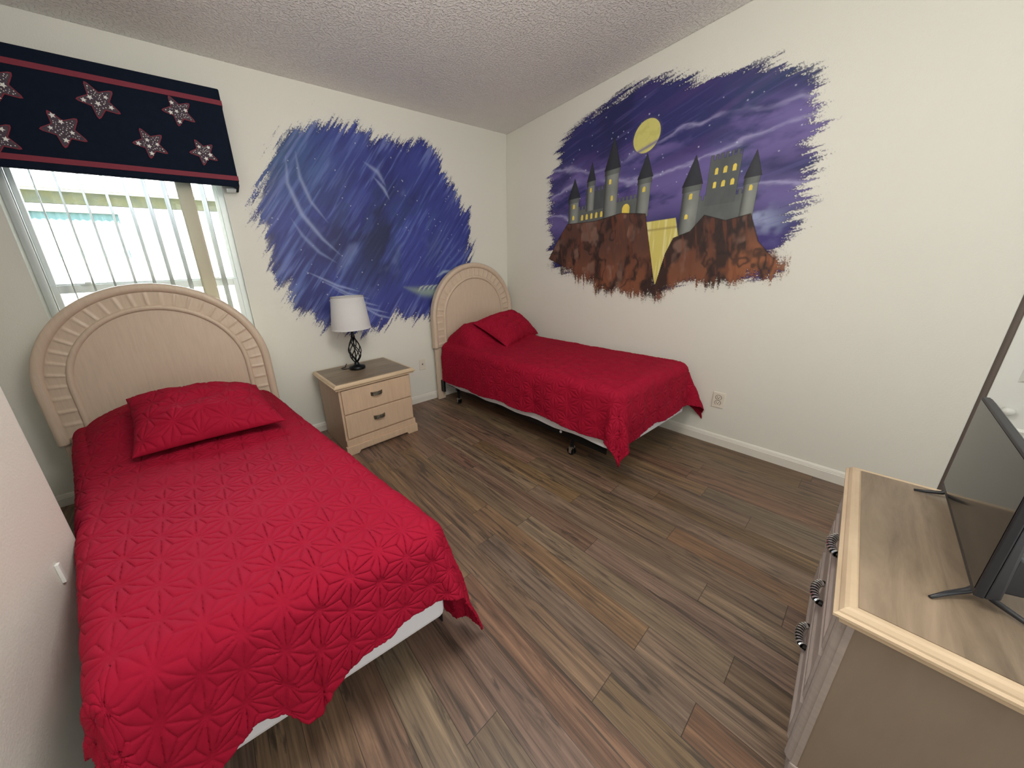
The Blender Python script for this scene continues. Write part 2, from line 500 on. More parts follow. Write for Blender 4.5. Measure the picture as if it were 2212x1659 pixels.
def baseboard(name, along, a, b, at, sgn):
    """stepped profile: at = wall plane, sgn = direction into the room"""
    prof = [(0, 0), (0.014, 0), (0.014, 0.052), (0.0115, 0.055), (0.0115, 0.060), (0.009, 0.063), (0.009, 0.067), (0.004, 0.076), (0, 0.078)]
    bm = bmesh.new()
    A, B = [], []
    for d, z in prof:
        if along == 'x':
            A.append(bm.verts.new((a, at + sgn * d, z))); B.append(bm.verts.new((b, at + sgn * d, z)))
        else:
            A.append(bm.verts.new((at + sgn * d, a, z))); B.append(bm.verts.new((at + sgn * d, b, z)))
    for i in range(len(prof)):
        j = (i + 1) % len(prof); bm.faces.new((A[i], A[j], B[j], B[i]))
    bm.faces.new(A[::-1]); bm.faces.new(B)
    return struct(obj(name, bm, M_trim), 'white baseboard')


baseboard('baseboard_back', 'x', XL, -0.014, 0.0, -1)
baseboard('baseboard_right', 'y', 0.0, YC + 0.002, 0.0, -1)

# closet door: folding panels with raised rectangles, seen behind the television
bm = bmesh.new(); box(bm, 0.035, 0.065, YF + 0.02, YC - 0.022, 0.012, 2.16)
door = obj('door_1', bm, M_door, bevel=0.002)
struct(door, 'white panelled closet door behind the television')
for z0, z1 in ((0.12, 0.50), (0.70, 1.28), (1.42, 2.02)):
    bm = bmesh.new()
    ya, yb = -3.60, -3.115
    o_, i_ = 0.0, 0.035
    for (p0, p1, xx) in ((0.0, 0.012, 0.030),):
        ring = []
        for ins, x in ((0, 0.0352), (0.012, 0.026), (0.030, 0.033), (0.055, 0.0275)):
            ring.append([bm.verts.new((x, y, z)) for y, z in ((ya + ins, z0 + ins), (yb - ins, z0 + ins), (yb - ins, z1 - ins), (ya + ins, z1 - ins))])
        for r1, r2 in zip(ring, ring[1:]):
            for k in range(4): bm.faces.new((r1[k], r1[(k + 1) % 4], r2[(k + 1) % 4], r2[k]))
        bm.faces.new(ring[-1])
    obj('raised_panel', bm, M_door, door)
bm = bmesh.new()
lathe(bm, [(0.0, 0.0), (0.009, 0.0), (0.007, 0.012), (0.016, 0.020), (0.019, 0.030), (0.013, 0.038), (0.0, 0.040)], 20)
bmesh.ops.rotate(bm, cent=(0, 0, 0), matrix=Matrix.Rotation(R_(-90), 3, 'Y'), verts=bm.verts)
bmesh.ops.translate(bm, vec=(0.0352, -3.122, 0.575), verts=bm.verts)
obj('knob', bm, M_door, door, smooth=True)
# filler strip beside the folding door, the gap's shade put into its colour
struct(obj('gap_strip_1', bx(0.040, 0.075, YC - 0.024, YC, 0.0, 2.17), mat('gap_shade_brown', (0.13, 0.10, 0.085), 0.6)), 'narrow brown strip coloured as the shaded gap beside the closet door')

# ------------------------------------------------------------------ window
win = empty('window_1', (0, 0, 0)); struct(win, 'white single-hung window above the near bed')
bm = bmesh.new()
fw = 0.035
ya, yb = 0.045, 0.10
box(bm, WX0, WX0 + fw, ya, yb, WZ0, WZ1); box(bm, WX1 - fw, WX1, ya, yb, WZ0, WZ1)
box(bm, WX0 + fw, WX1 - fw, ya, yb, WZ0, WZ0 + fw); box(bm, WX0 + fw, WX1 - fw, ya, yb, WZ1 - fw, WZ1)
obj('window_frame', bm, M_frame, win, bevel=0.003)
ZR = 1.30
for nm, z0, z1, yo in (('upper_sash', ZR, WZ1 - fw, 0.075), ('lower_sash', WZ0 + fw, ZR + 0.012, 0.05)):
    bm = bmesh.new(); s = 0.03 if nm == 'lower_sash' else 0.022
    x0, x1 = WX0 + fw, WX1 - fw
    box(bm, x0, x0 + s, yo, yo + 0.022, z0, z1); box(bm, x1 - s, x1, yo, yo + 0.022, z0, z1)
    box(bm, x0 + s, x1 - s, yo, yo + 0.022, z0, z0 + s)
    box(bm, x0 + s, x1 - s, yo, yo + 0.022, z1 - (0.045 if nm == 'lower_sash' else s), z1)
    sash = obj(nm, bm, M_frame, win, bevel=0.0025)
    obj('pane', bx(x0 + s, x1 - s, yo + 0.009, yo + 0.013, z0 + s, z1 - (0.045 if nm == 'lower_sash' else s)), M_glass, sash)
for xq in (WX0 + 0.19, WX1 - 0.16):
    bm = bmesh.new(); box(bm, xq - 0.03, xq + 0.03, 0.038, 0.06, ZR + 0.008, ZR + 0.02); box(bm, xq - 0.008, xq + 0.02, 0.030, 0.05, ZR + 0.012, ZR + 0.026)
    obj('sash_lock', bm, M_frame, win, bevel=0.003)
struct(obj('window_sill', bx(WX0, WX1, -0.012, 0.045, WZ0 - 0.02, WZ0), M_trim, bevel=0.004), 'window sill')

# vertical blinds
bl = empty('vertical_blind', (0, 0, 0))
tag(bl, 'cream vertical blind with turned open vanes hanging in front of the window', 'blind')
obj('headrail', bx(WX0 - 0.06, WX1 + 0.06, -0.085, -0.04, 2.19, 2.225), M_frame, bl)
vx = [-3.442, -3.355, -3.272, -3.185, -3.095, -3.010, -2.925, -2.838, -2.742, -2.655]
rnd = random.Random(4)
for i, x in enumerate(vx):
    a = R_(18 + rnd.uniform(-1.2, 1.2)) if i != 8 else R_(66)
    bm = bmesh.new()
    k = 6; half = 0.0435
    f, bk = [], []
    for j in range(k + 1):
        s = -half + 2 * half * j / k
        bow = 0.0035 * (1 - (s / half) ** 2)
        px = -math.sin(a) * s + math.cos(a) * bow; py = math.cos(a) * s + math.sin(a) * bow
        for z, lst in ((0.86, f), (2.19, bk)):
            lst.append((bm.verts.new((x + px, -0.062 + py, z)), bm.verts.new((x + px + 0.0012 * math.cos(a), -0.062 + py + 0.0012 * math.sin(a), z))))
    for j in range(k):
        for e in (0, 1):
            bm.faces.new((f[j][e], f[j + 1][e], bk[j + 1][e], bk[j][e]))
        bm.faces.new((f[j][0], f[j][1], f[j + 1][1], f[j + 1][0])); bm.faces.new((bk[j][0], bk[j][1], bk[j + 1][1], bk[j + 1][0]))
    for j in (0, k): bm.faces.new((f[j][0], f[j][1], bk[j][1], bk[j][0]))
    o = obj('vane', bm, M_vane_cream if i == 8 else M_vane, bl, smooth=True)
    if i == 8: o['label'] = 'wide cream vane turned to face the room'

# ------------------------------------------------------------------ valance with appliqued stars
va = empty('window_valance', (0, 0, 0))
tag(va, 'navy fabric valance box with red bands and star patches above the window', 'valance')
VX0, VX1, VZ0, VZ1, VY = -3.72, -2.452, 1.862, 2.378, -0.165
bm = bmesh.new()
box(bm, VX0, VX1, VY, VY + 0.025, VZ0, VZ1); box(bm, VX0, VX0 + 0.02, VY + 0.025, -0.002, VZ0, VZ1)
box(bm, VX1 - 0.02, VX1, VY + 0.025, -0.002, VZ0, VZ1); box(bm, VX0, VX1, VY + 0.025, -0.002, VZ1 - 0.02, VZ1)
obj('valance_box', bm, M_navy, va, bevel=0.006)
for z0, z1 in ((2.293, 2.318), (1.895, 1.921)):
    bm = bmesh.new(); box(bm, VX0 - 0.002, VX1 + 0.002, VY - 0.003, VY + 0.001, z0, z1)
    box(bm, VX1 - 0.001, VX1 + 0.003, VY - 0.002, -0.004, z0, z1)
    obj('red_band', bm, M_redband, va)
obj('mounting_bracket', bx(-2.52, -2.47, -0.10, -0.004, 1.857, 1.864), M_frame, va)


def star_pts(cx, cz, R, r, rot, n=5, soft=True):
    pts = []
    for k in range(n * 2):
        a = rot + math.pi * k / n
        q = R if k % 2 == 0 else r
        if soft and k % 2 == 0:
            for da in (-0.10, 0, 0.10): pts.append((cx + q * (1 - abs(da) * 0.9) * math.cos(a + da), cz + q * (1 - abs(da) * 0.9) * math.sin(a + da)))
        else: pts.append((cx + q * math.cos(a), cz + q * math.sin(a)))
    return pts


rnd = random.Random(11)
stars = [(-2.992, 2.205, .084, 41), (-3.156, 2.052, .084, 43), (-2.668, 2.222, .076, 41), (-2.832, 2.040, .076, 41), (-2.598, 2.030, .070, 43),
         (-3.392, 1.985, .084, 42), (-3.326, 2.205, .084, 41), (-3.565, 2.07, .084, 43), (-3.64, 2.21, .07, 42)]
for sx, sz, R, rot in stars:
    y0 = VY - 0.0015
    bm = bmesh.new(); prism(bm, star_pts(sx, sz, R, R * 0.50, R_(rot)), y0 - 0.002, y0 + 0.002)
    s = obj('star_applique', bm, M_redband, va)
    bm = bmesh.new(); prism(bm, star_pts(sx, sz, R * 0.90, R * 0.44, R_(rot)), y0 - 0.0035, y0 - 0.001)
    obj('patterned_cloth', bm, M_starcloth, s)
    bm = bmesh.new()
    placed = []
    tries = 0
    while len(placed) < 40 and tries < 900:
        tries += 1
        a = rnd.uniform(0, 2 * math.pi); q = R * 0.82 * math.sqrt(rnd.random())
        # inside the five-pointed outline
        t = ((a - R_(rot)) % (2 * math.pi / 5)) / (2 * math.pi / 5); t = abs(t - 0.5) * 2
        lim = R * (0.36 + 0.44 * t ** 1.6)
        if q > lim: continue
        big = len(placed) < 5
        rr_ = rnd.uniform(0.0105, 0.0135) if big else (rnd.uniform(0.0022, 0.0042))
        px, pz = sx + q * math.cos(a), sz + q * math.sin(a)
        if any((px - b[0]) ** 2 + (pz - b[1]) ** 2 < (rr_ + b[2]) ** 2 * 1.5 for b in placed): continue
        placed.append((px, pz, rr_))
        prism(bm, star_pts(px, pz, rr_, rr_ * 0.45, rnd.uniform(0, 6), soft=False) if big else
              [(px + rr_ * 0.7 * math.cos(k), pz + rr_ * 0.7 * math.sin(k)) for k in [2 * math.pi * j / 6 for j in range(6)]], y0 - 0.0045, y0 - 0.003)
    obj('white_stars', bm, M_starwhite, s)

# ------------------------------------------------------------------ outdoors
tag(obj('outdoor_ground', bx(-12, 6, 0.12, 14, -0.12, -0.05), M_ground), 'sunlit ground outside the window', 'ground', kind='stuff')
nh = empty('neighbour_house', (0, 3.0, 0)); nh.location = (0, 0, 0)
tag(nh, 'sunlit white neighbouring house seen through the window', 'house')
bm = bmesh.new()
box(bm, -9, -4.36, 3.0, 3.2, -0.05, 2.24); box(bm, -3.50, 3, 3.0, 3.2, -0.05, 2.24)
box(bm, -4.36, -3.50, 3.0, 3.2, -0.05, 1.0); box(bm, -4.36, -3.50, 3.0, 3.2, 2.215, 2.24); box(bm, -9, 3, 3.1, 3.2, 2.24, 2.7)
obj('house_wall', bm, M_stucco, nh)
obj('shaded_band', bx(-9, 3, 3.0, 3.1, 2.245, 2.395), M_olive, nh)  # stucco under the eave, its shade painted in as olive
obj('fascia', bx(-9, 3, 2.80, 3.1, 2.370, 2.62), M_stucco, nh)
obj('drip_edge', bx(-9, 3, 2.795, 2.82, 2.358, 2.370), M_bronze, nh)
bm = bmesh.new()
vsq = [bm.verts.new(c) for c in ((-9, 2.8, 2.62), (3, 2.8, 2.62), (3, 6, 3.9), (-9, 6, 3.9), (-9, 2.8, 2.58), (3, 2.8, 2.58), (3, 6, 3.86), (-9, 6, 3.86))]
for f in ((0, 1, 2, 3), (7, 6, 5, 4), (0, 4, 5, 1), (1, 5, 6, 2), (2, 6, 7, 3), (3, 7, 4, 0)): bm.faces.new([vsq[i] for i in f])
obj('roof', bm, M_stucco, nh)
bm = bmesh.new(); box(bm, -4.36, -3.50, 3.02, 3.06, 2.165, 2.215); box(bm, -4.36, -4.30, 3.02, 3.06, 1.0, 2.165); box(bm, -3.56, -3.50, 3.02, 3.06, 1.0, 2.165)
obj('window_trim', bm, M_trim, nh)
obj('header_strip', bx(-4.30, -3.56, 3.07, 3.085, 2.165, 2.205), M_olive, nh)
obj('window_blind', bx(-4.30, -3.56, 3.09, 3.10, 1.0, 2.165), M_stucco, nh)
for zt, dz in ((2.165, 0.085), (1.755, 0.07)):
    bm = bmesh.new(); n_ = 44
    top, bot = [], []
    for k in range(n_ + 1):
        x = -4.30 + 0.74 * k / n_; y = 3.075 + 0.008 * math.sin(k * 1.7)
        top.append(bm.verts.new((x, y, zt))); bot.append(bm.verts.new((x, y, zt - dz - 0.016 * abs(math.sin(k * 0.34)))))
    for k in range(n_): bm.faces.new((top[k], top[k + 1], bot[k + 1], bot[k]))
    obj('curtain_valance', bm, M_curtain, nh, smooth=True)


# ================================================================== WALL PAINTINGS
def in_poly(X, Y, poly):
    inside = np.zeros(X.shape, bool); n = len(poly)
    for i in range(n):
        x0, y0 = poly[i]; x1, y1 = poly[(i + 1) % n]
        c = ((y0 > Y) != (y1 > Y)) & (X < (x1 - x0) * (Y - y0) / ((y1 - y0) or 1e-9) + x0)
        inside ^= c
    return inside


def sdf(X, Y, poly):
    d = np.full(X.shape, 1e9); n = len(poly)
    for i in range(n):
        x0, y0 = poly[i]; x1, y1 = poly[(i + 1) % n]
        ex, ey = x1 - x0, y1 - y0; L2 = ex * ex + ey * ey + 1e-12
        t = np.clip(((X - x0) * ex + (Y - y0) * ey) / L2, 0, 1)
        d = np.minimum(d, np.hypot(X - x0 - t * ex, Y - y0 - t * ey))
    return np.where(in_poly(X, Y, poly), d, -d)


def lin(c):
    c = np.array(c, float) / 255.0
    return np.where(c < 0.04045, c / 12.92, ((c + 0.055) / 1.055) ** 2.4)


def mixc(A, c, a):
    return A * (1 - a[..., None]) + lin(c) * a[..., None]


def layer(name, U, V, col, alpha, plane, off, parent):
    """thin paint film on a wall; plane 'y' (U=x,V=z) or 'x' (U=y,V=z)"""
    h, w_ = U.shape
    keepv = alpha > 0.02
    kq = keepv[:-1, :-1] | keepv[:-1, 1:] | keepv[1:, 1:] | keepv[1:, :-1]
    idx = np.arange(h * w_).reshape(h, w_)
    q = np.stack([idx[:-1, :-1], idx[:-1, 1:], idx[1:, 1:], idx[1:, :-1]], -1)[kq]
    used, inv = np.unique(q.ravel(), return_inverse=True)
    q = inv.reshape(-1, 4)
    Uf, Vf = U.ravel()[used], V.ravel()[used]
    O = np.full(Uf.shape, -off)
    co = np.stack([Uf, O, Vf] if plane == 'y' else [O, Uf, Vf], -1).astype(np.float32)
    me = bpy.data.meshes.new(name)
    me.vertices.add(len(co)); me.vertices.foreach_set('co', co.ravel())
    me.loops.add(q.size); me.loops.foreach_set('vertex_index', q.ravel().astype(np.int32))
    me.polygons.add(len(q)); me.polygons.foreach_set('loop_start', np.arange(0, q.size, 4, dtype=np.int32))
    me.update(calc_edges=True)
    at = me.color_attributes.new('paint', 'FLOAT_COLOR', 'POINT')
    rgba = np.concatenate([np.clip(col.reshape(-1, 3)[used], 0, 1), np.clip(alpha.ravel()[used], 0, 1)[:, None]], 1).astype(np.float32)
    at.data.foreach_set('color', rgba.ravel())
    me.materials.append(M_paint)
    o = bpy.data.objects.new(name, me)
    return link(o, parent)


def strokes(X, Y, ang, long, short, seed):
    c, s = math.cos(ang), math.sin(ang)
    a = X * c + Y * s; b = -X * s + Y * c
    return fbm(a / long, b / short, seed, 3)


def brushed_edge(X, Y, d, ang, amp, seed):
    """alpha of a dry-brushed rim: streaks along ang, speckle in the last centimetres"""
    st = strokes(X, Y, ang, 0.16, 0.014, seed) - 0.5
    big = strokes(X, Y, ang, 0.30, 0.06, seed + 3) - 0.5
    e = d + amp * (st * 1.1 + big * 1.3)
    sp = vnoise(X / 0.0045, Y / 0.0045, seed + 5) * 0.6 + strokes(X, Y, ang, 0.02, 0.004, seed + 9) * 0.4
    solid = smooth01(0.0, 0.012, e)
    dry = smooth01(-0.085, 0.01, e) * (sp > (0.80 - 0.50 * smooth01(-0.09, 0.012, e)))
    return np.maximum(solid, dry * 0.9)


# ---- blue night painting beside the window
mu = empty('wall_mural', (0, 0, 0))
tag(mu, 'blue brushstroke night sky painted on the wall behind the white lamp', 'mural')
res = 0.0032
gx = np.arange(-2.55, -0.28, res); gz = np.arange(0.58, 2.56, res)
U, V = np.meshgrid(gx, gz)
polyL = [(-2.20, 2.10), (-2.05, 2.27), (-1.84, 2.37), (-1.6, 2.38), (-1.36, 2.33), (-1.14, 2.29), (-0.92, 2.33), (-0.80, 2.16), (-0.70, 2.0), (-0.60, 1.84),
         (-0.52, 1.64), (-0.52, 1.42), (-0.52, 1.16), (-0.70, 0.93), (-1.02, 0.90), (-1.2, 0.93), (-1.4, 0.95), (-1.59, 0.86), (-1.77, 0.82), (-2.05, 0.92), (-2.2, 1.05),
         (-2.28, 1.22), (-2.33, 1.46), (-2.33, 1.70), (-2.27, 1.90)]
d = sdf(U, V, polyL)
ang = R_(52)
alpha = brushed_edge(U, V, d, ang, 0.135, 21)
alpha = alpha * (1 - 0.35 * smooth01(0.09, -0.02, d) * smooth01(-1.5, -2.2, U) * smooth01(0.4, 0.6, strokes(U, V, ang, 0.2, 0.01, 23)))
s1 = strokes(U, V, ang, 0.45, 0.05, 31); s2 = strokes(U, V, ang, 0.25, 0.018, 41); cl = fbm(U * 2.2, V * 2.2, 51)
C = np.ones(U.shape + (3,)) * lin((52, 62, 140))
C = mixc(C, (36, 42, 112), smooth01(0.5, 0.72, cl))
C = mixc(C, (88, 110, 176), smooth01(0.45, 0.75, s1) * 0.85 * smooth01(-1.2, -2.3, U))
C = mixc(C, (46, 82, 128), smooth01(-1.6, -2.2, U) * smooth01(1.6, 2.2, V) * 0.8)
C = mixc(C, (98, 118, 185), smooth01(0.55, 0.8, s2) * 0.5)
C = mixc(C, (34, 38, 104), smooth01(0.42, 0.25, s2) * 0.5)
rim = smooth01(0.16, 0.0, d)
C = mixc(C, (118, 128, 185), rim * 0.45 * smooth01(0.45, 0.7, s2))
# broad deep-navy drifts of night cloud across the middle, following the strokes
cen = np.exp(-(((U + 1.42) / 0.55) ** 2 + ((V - 1.62) / 0.48) ** 2) ** 1.5)
dk = fbm((U * 0.62 + V * 0.78) * 1.6 + 4, (-U * 0.78 + V * 0.62) * 4.2, 63, 5)
C = mixc(C, (20, 30, 62), smooth01(0.44, 0.62, dk) * cen * 0.85)
C = mixc(C, (34, 62, 96), smooth01(0.05, 0.0, np.abs(dk - 0.47)) * cen * 0.45)
dk2 = fbm((U * 0.62 + V * 0.78) * 2.6 + 9, (-U * 0.78 + V * 0.62) * 7, 67, 4)
C = mixc(C, (128, 144, 196), smooth01(0.60, 0.78, dk2) * cen * 0.5)


def wisp(C, pts, wd, col, a):
    """soft curved line of paint through pts"""
    P = np.array(pts, float); D = np.full(U.shape, 1e9); T = np.zeros(U.shape)
    n = len(P) - 1
    for i in range(n):
        e = P[i + 1] - P[i]; t = np.clip(((U - P[i, 0]) * e[0] + (V - P[i, 1]) * e[1]) / (e @ e), 0, 1)
        dd = np.hypot(U - P[i, 0] - t * e[0], V - P[i, 1] - t * e[1]); m_ = dd < D
        D = np.where(m_, dd, D); T = np.where(m_, (i + t) / n, T)
    w_ = wd * (0.35 + np.sin(np.pi * T))
    return mixc(C, col, np.exp(-(D / w_) ** 2) * a * np.sin(np.pi * np.clip(T, 0.03, 0.97)) ** 0.5)


C = wisp(C, [(-2.12, 2.12), (-2.14, 1.95), (-2.08, 1.75), (-1.96, 1.58), (-1.84, 1.46)], 0.012, (150, 165, 205), 0.65)
C = wisp(C, [(-2.05, 2.16), (-2.05, 2.0), (-2.0, 1.84), (-1.9, 1.7)], 0.010, (150, 165, 205), 0.55)
C = wisp(C, [(-2.16, 1.72), (-2.1, 1.6), (-2.0, 1.48), (-1.88, 1.4)], 0.010, (140, 158, 205), 0.5)
C = wisp(C, [(-1.55, 2.16), (-1.44, 2.1), (-1.38, 2.0)], 0.012, (150, 165, 205), 0.6)
C = wisp(C, [(-1.48, 2.06), (-1.40, 1.98), (-1.36, 1.90)], 0.010, (160, 175, 215), 0.6)
for k in range(5):
    C = wisp(C, [(-2.12 + 0.09 * k, 1.34 - 0.07 * k), (-1.9 + 0.08 * k, 1.22 - 0.07 * k), (-1.72 + 0.08 * k, 1.16 - 0.07 * k)], 0.007, (165, 180, 220), 0.55)
for k in range(9):
    x0 = -1.1 + 0.05 * k
    C = wisp(C, [(x0, 1.36 - 0.02 * k), (x0 + 0.16, 1.55 - 0.035 * k), (x0 + 0.34, 1.80 - 0.06 * k)], 0.009, (110, 130, 190), 0.35)
# pale green glowing trail low on the right
C = wisp(C, [(-1.30, 1.17), (-1.1, 1.11), (-0.86, 1.10), (-0.62, 1.13)], 0.032, (150, 170, 150), 0.75)
for k in range(12):
    x0 = -1.16 + 0.05 * k
    C = wisp(C, [(x0, 1.12), (x0 + 0.03, 1.155), (x0 + 0.075, 1.175)], 0.006, (200, 210, 185), 0.8)
C = wisp(C, [(-0.95, 1.24), (-0.86, 1.29), (-0.74, 1.30)], 0.010, (170, 190, 205), 0.7)
rs = np.random.RandomState(5)
for k in range(90):
    x, z = rs.uniform(-2.3, -0.6), rs.uniform(1.0, 2.3)
    C = mixc(C, (215, 225, 240), np.exp(-(((U - x) ** 2 + (V - z) ** 2) / (rs.uniform(0.002, 0.0042) ** 2))) * 0.85)
layer('painted_night_sky', U, V, C, alpha, 'y', 0.0012, mu)

# ---- castle painting on the right wall (generic castle on two rocks)
mc = empty('wall_mural', (0, 0, 0))
tag(mc, 'painting of a grey castle on brown cliffs under a yellow moon', 'mural')
res = 0.0027
gy = np.arange(-2.56, -0.42, res); gz = np.arange(0.84, 2.58, res)
U, V = np.meshgrid(gy, gz)
skyP = [(-0.70, 1.30), (-0.64, 1.45), (-0.61, 1.69), (-0.62, 2.0), (-0.69, 2.24), (-0.86, 2.36), (-1.08, 2.43), (-1.26, 2.44), (-1.5, 2.40), (-1.74, 2.30), (-1.93, 2.27),
        (-2.08, 2.23), (-2.20, 2.12), (-2.26, 1.98), (-2.30, 1.84), (-2.31, 1.70), (-2.29, 1.55), (-2.27, 1.42), (-2.24, 1.28), (-2.22, 1.20), (-1.6, 1.15)]
d = sdf(U, V, skyP)
alpha = brushed_edge(U, V, d + 0.004, R_(172), 0.10, 71)
nb = strokes(U, V, R_(170), 0.5, 0.09, 81); nf = strokes(U, V, R_(165), 0.2, 0.012, 91); cl = fbm(U * 3, V * 3 * 1.4, 95, 5)
C = np.ones(U.shape + (3,)) * lin((38, 40, 100))
C = mixc(C, (60, 46, 108), smooth01(0.45, 0.65, nb))
C = mixc(C, (26, 30, 82), smooth01(0.5, 0.7, fbm(U * 2.5, V * 2.5, 99)) * 0.9)
C = mixc(C, (82, 62, 122), smooth01(0.55, 0.8, strokes(U, V, R_(158), 0.6, 0.06, 101)) * smooth01(-1.5, -2.1, U) * smooth01(1.8, 2.1, V) * 0.8)
C = mixc(C, (38, 62, 100), smooth01(-1.6, -2.2, U) * smooth01(0.4, 0.65, fbm(U * 4, V * 4, 105)) * 0.6)
C = mixc(C, (50, 36, 118), smooth01(1.55, 1.3, V) * smooth01(-1.9, -2.2, U) * 0.7)
# moonlit cloud banks
for zc, hh, seed, k in ((2.02, 0.08, 111, 0.65), (1.84, 0.12, 113, 0.62), (1.64, 0.11, 117, 0.55)):
    cc = fbm(U * 4.5, V * 9, seed, 5)
    band = np.exp(-((V - zc - 0.05 * np.sin(U * 5 + seed)) / hh) ** 2)
    C = mixc(C, (112, 98, 160), smooth01(0.34, 0.58, cc) * band * min(k * 1.35, 0.9))
    ridge = np.exp(-((V - zc - 0.05 - 0.06 * np.sin(U * 5 + seed) - (cc - 0.5) * 0.14) / 0.012) ** 2)
    C = mixc(C, (172, 168, 208), ridge * 0.6 * smooth01(0.3, 0.6, fbm(U * 3, V * 3, seed + 3)))
C = mixc(C, (150, 160, 195), smooth01(0.5, 0.75, fbm(U * 9, V * 12, 121)) * np.exp(-(((U + 2.12) / 0.16) ** 2 + ((V - 1.52 + (U + 2.1) * -0.6) / 0.08) ** 2)) * 0.9)
C = mixc(C, (92, 84, 146), smooth01(0.55, 0.8, nf) * 0.35)
rs = np.random.RandomState(8)
for k in range(85):
    y, z = rs.uniform(-2.3, -0.6), rs.uniform(1.65, 2.42)
    C = mixc(C, (205, 215, 235), np.exp(-(((U - y) ** 2 + (V - z) ** 2) / (rs.uniform(0.0022, 0.0042) ** 2))) * 0.9)
layer('painted_night_sky', U, V, C, alpha, 'x', 0.0010, mc)
# moon
mr_ = np.hypot((U + 1.44) / 0.093, (V - 2.128) / 0.104)
band = np.exp(-((V - 2.055 - (U + 1.44) * -0.25) / 0.011) ** 2)
Cm = np.ones(U.shape + (3,)) * lin((206, 200, 116))
Cm = mixc(Cm, (190, 186, 104), smooth01(0.5, 0.7, fbm(U * 30, V * 30, 131)) * 0.6)
Cm = mixc(Cm, (112, 104, 150), band * 0.85)
am = smooth01(1.02, 0.98, mr_)
am = np.maximum(am, smooth01(1.2, 1.0, mr_) * 0.25)
Cm = np.where((mr_ > 1.0)[..., None], lin((120, 110, 165)), Cm)
layer('painted_moon', U, V, Cm, am, 'x', 0.0017, mc)
# cliffs with a lit gorge between them
rockL = [(-0.60, 1.36), (-0.70, 1.52), (-0.80, 1.645), (-1.08, 1.63), (-1.30, 1.655), (-1.49, 1.62), (-1.53, 1.45), (-1.60, 1.16), (-1.635, 1.04), (-1.40, 1.06), (-1.14, 1.10), (-0.86, 1.24)]
rockR = [(-1.615, 1.10), (-1.66, 1.33), (-1.70, 1.43), (-1.80, 1.46), (-1.87, 1.55), (-1.99, 1.50), (-2.11, 1.52), (-2.17, 1.36), (-2.29, 1.21), (-2.20, 1.18), (-2.03, 1.15), (-1.87, 1.14), (-1.72, 1.11)]
gorge = [(-1.50, 1.56), (-1.70, 1.56), (-1.74, 1.40), (-1.64, 1.12), (-1.60, 1.12), (-1.50, 1.5)]
dl, dr, dg = sdf(U, V, rockL), sdf(U, V, rockR), sdf(U, V, gorge)
dro = np.maximum(dl, dr)
up = np.minimum(smooth01(-0.004, 0.003, dro), 1.0)
low = brushed_edge(U, V, dro - 0.0, R_(86), 0.09, 141)
wlow = smooth01(1.34, 1.22, V)
ar = up * (1 - wlow) + low * wlow * smooth01(1.42, 1.30, V)
cr_ = fbm(U * 9, V * 5, 151, 5); ck = np.abs(fbm(U * 6, V * 4, 155, 4) - 0.5); st = strokes(U, V, R_(80), 0.14, 0.02, 157)
Cr = np.ones(U.shape + (3,)) * lin((86, 56, 45))
Cr = mixc(Cr, (130, 79, 52), smooth01(1.50, 1.12, V + (cr_ - 0.5) * 0.3) * 0.85)
Cr = mixc(Cr, (152, 92, 56), smooth01(-1.85, -2.2, U) * smooth01(1.5, 1.25, V) * 0.7)
Cr = mixc(Cr, (44, 27, 24), smooth01(0.56, 0.38, cr_) * 0.95)
Cr = mixc(Cr, (34, 20, 18), smooth01(0.035, 0.0, ck) * 0.75)
Cr = mixc(Cr, (150, 116, 100), smooth01(0.62, 0.8, fbm(U * 12, V * 8, 161, 3)) * 0.5)
Cr = mixc(Cr, (112, 60, 38), smooth01(0.55, 0.75, st) * 0.55)
Cr = mixc(Cr, (30, 20, 18), smooth01(0.008, 0.0, np.abs(dro)) * smooth01(1.2, 1.3, V) * 0.6)
gl = smooth01(-0.004, 0.004, dg) * (dro < 0)
Cg = np.ones(U.shape + (3,)) * lin((206, 194, 104))
Cg = mixc(Cg, (228, 222, 160), smooth01(0.5, 0.7, strokes(U, V, R_(90), 0.2, 0.012, 171)) * 0.7)
Cg = mixc(Cg, (150, 130, 70), np.exp(-((V - 1.50) / 0.008) ** 2) * 0.7)
Call = np.where((gl > 0.01)[..., None], Cg, Cr)
layer('painted_cliff', U, V, Call, np.maximum(ar, gl), 'x', 0.0023, mc)
# castle: plain round towers with cone roofs, hall and bridge wall
Cc = np.zeros(U.shape + (3,)); ac = np.zeros(U.shape)


def put(mask, col, sh=None):
    global Cc, ac
    c = np.ones(U.shape + (3,)) * lin(col)
    if sh is not None: c = c * sh[..., None]
    c = c * (0.82 + 0.36 * fbm(U * 30, V * 12, 181, 3))[..., None]
    Cc = np.where(mask[..., None], c, Cc); ac = np.maximum(ac, mask.astype(float))


def cyl(y, hw): return 0.35 + 1.15 * np.clip(1 - ((U - y) / hw + 0.25) ** 2 * 0.8, 0, 1)


def tower(y, z0, z1, hw, zr, over=1.22, col=(112, 116, 112), win=()):
    put((np.abs(U - y) < hw) & (V > z0) & (V < z1), col, cyl(y, hw))
    put((np.abs(U - y) < hw * 1.1) & (V > z1 - 0.035) & (V < z1), (86, 90, 88), cyl(y, hw * 1.1))
    t = (zr - V) / (zr - z1)
    put((V >= z1) & (V < zr) & (np.abs(U - y) < hw * over * t), (40, 42, 50), cyl(y, hw * over) * 0.85)
    for wy, wz, ww, wh in win: window(y + wy, wz, ww, wh)


def window(y, z, ww, wh):
    m_ = (np.abs(U - y) < ww) & (V > z) & (V < z + wh)
    m_ |= np.hypot((U - y) / ww, (V - z - wh) / (ww * 1.3)) < 1
    put(m_, (214, 192, 84), np.full(U.shape, 1.15))


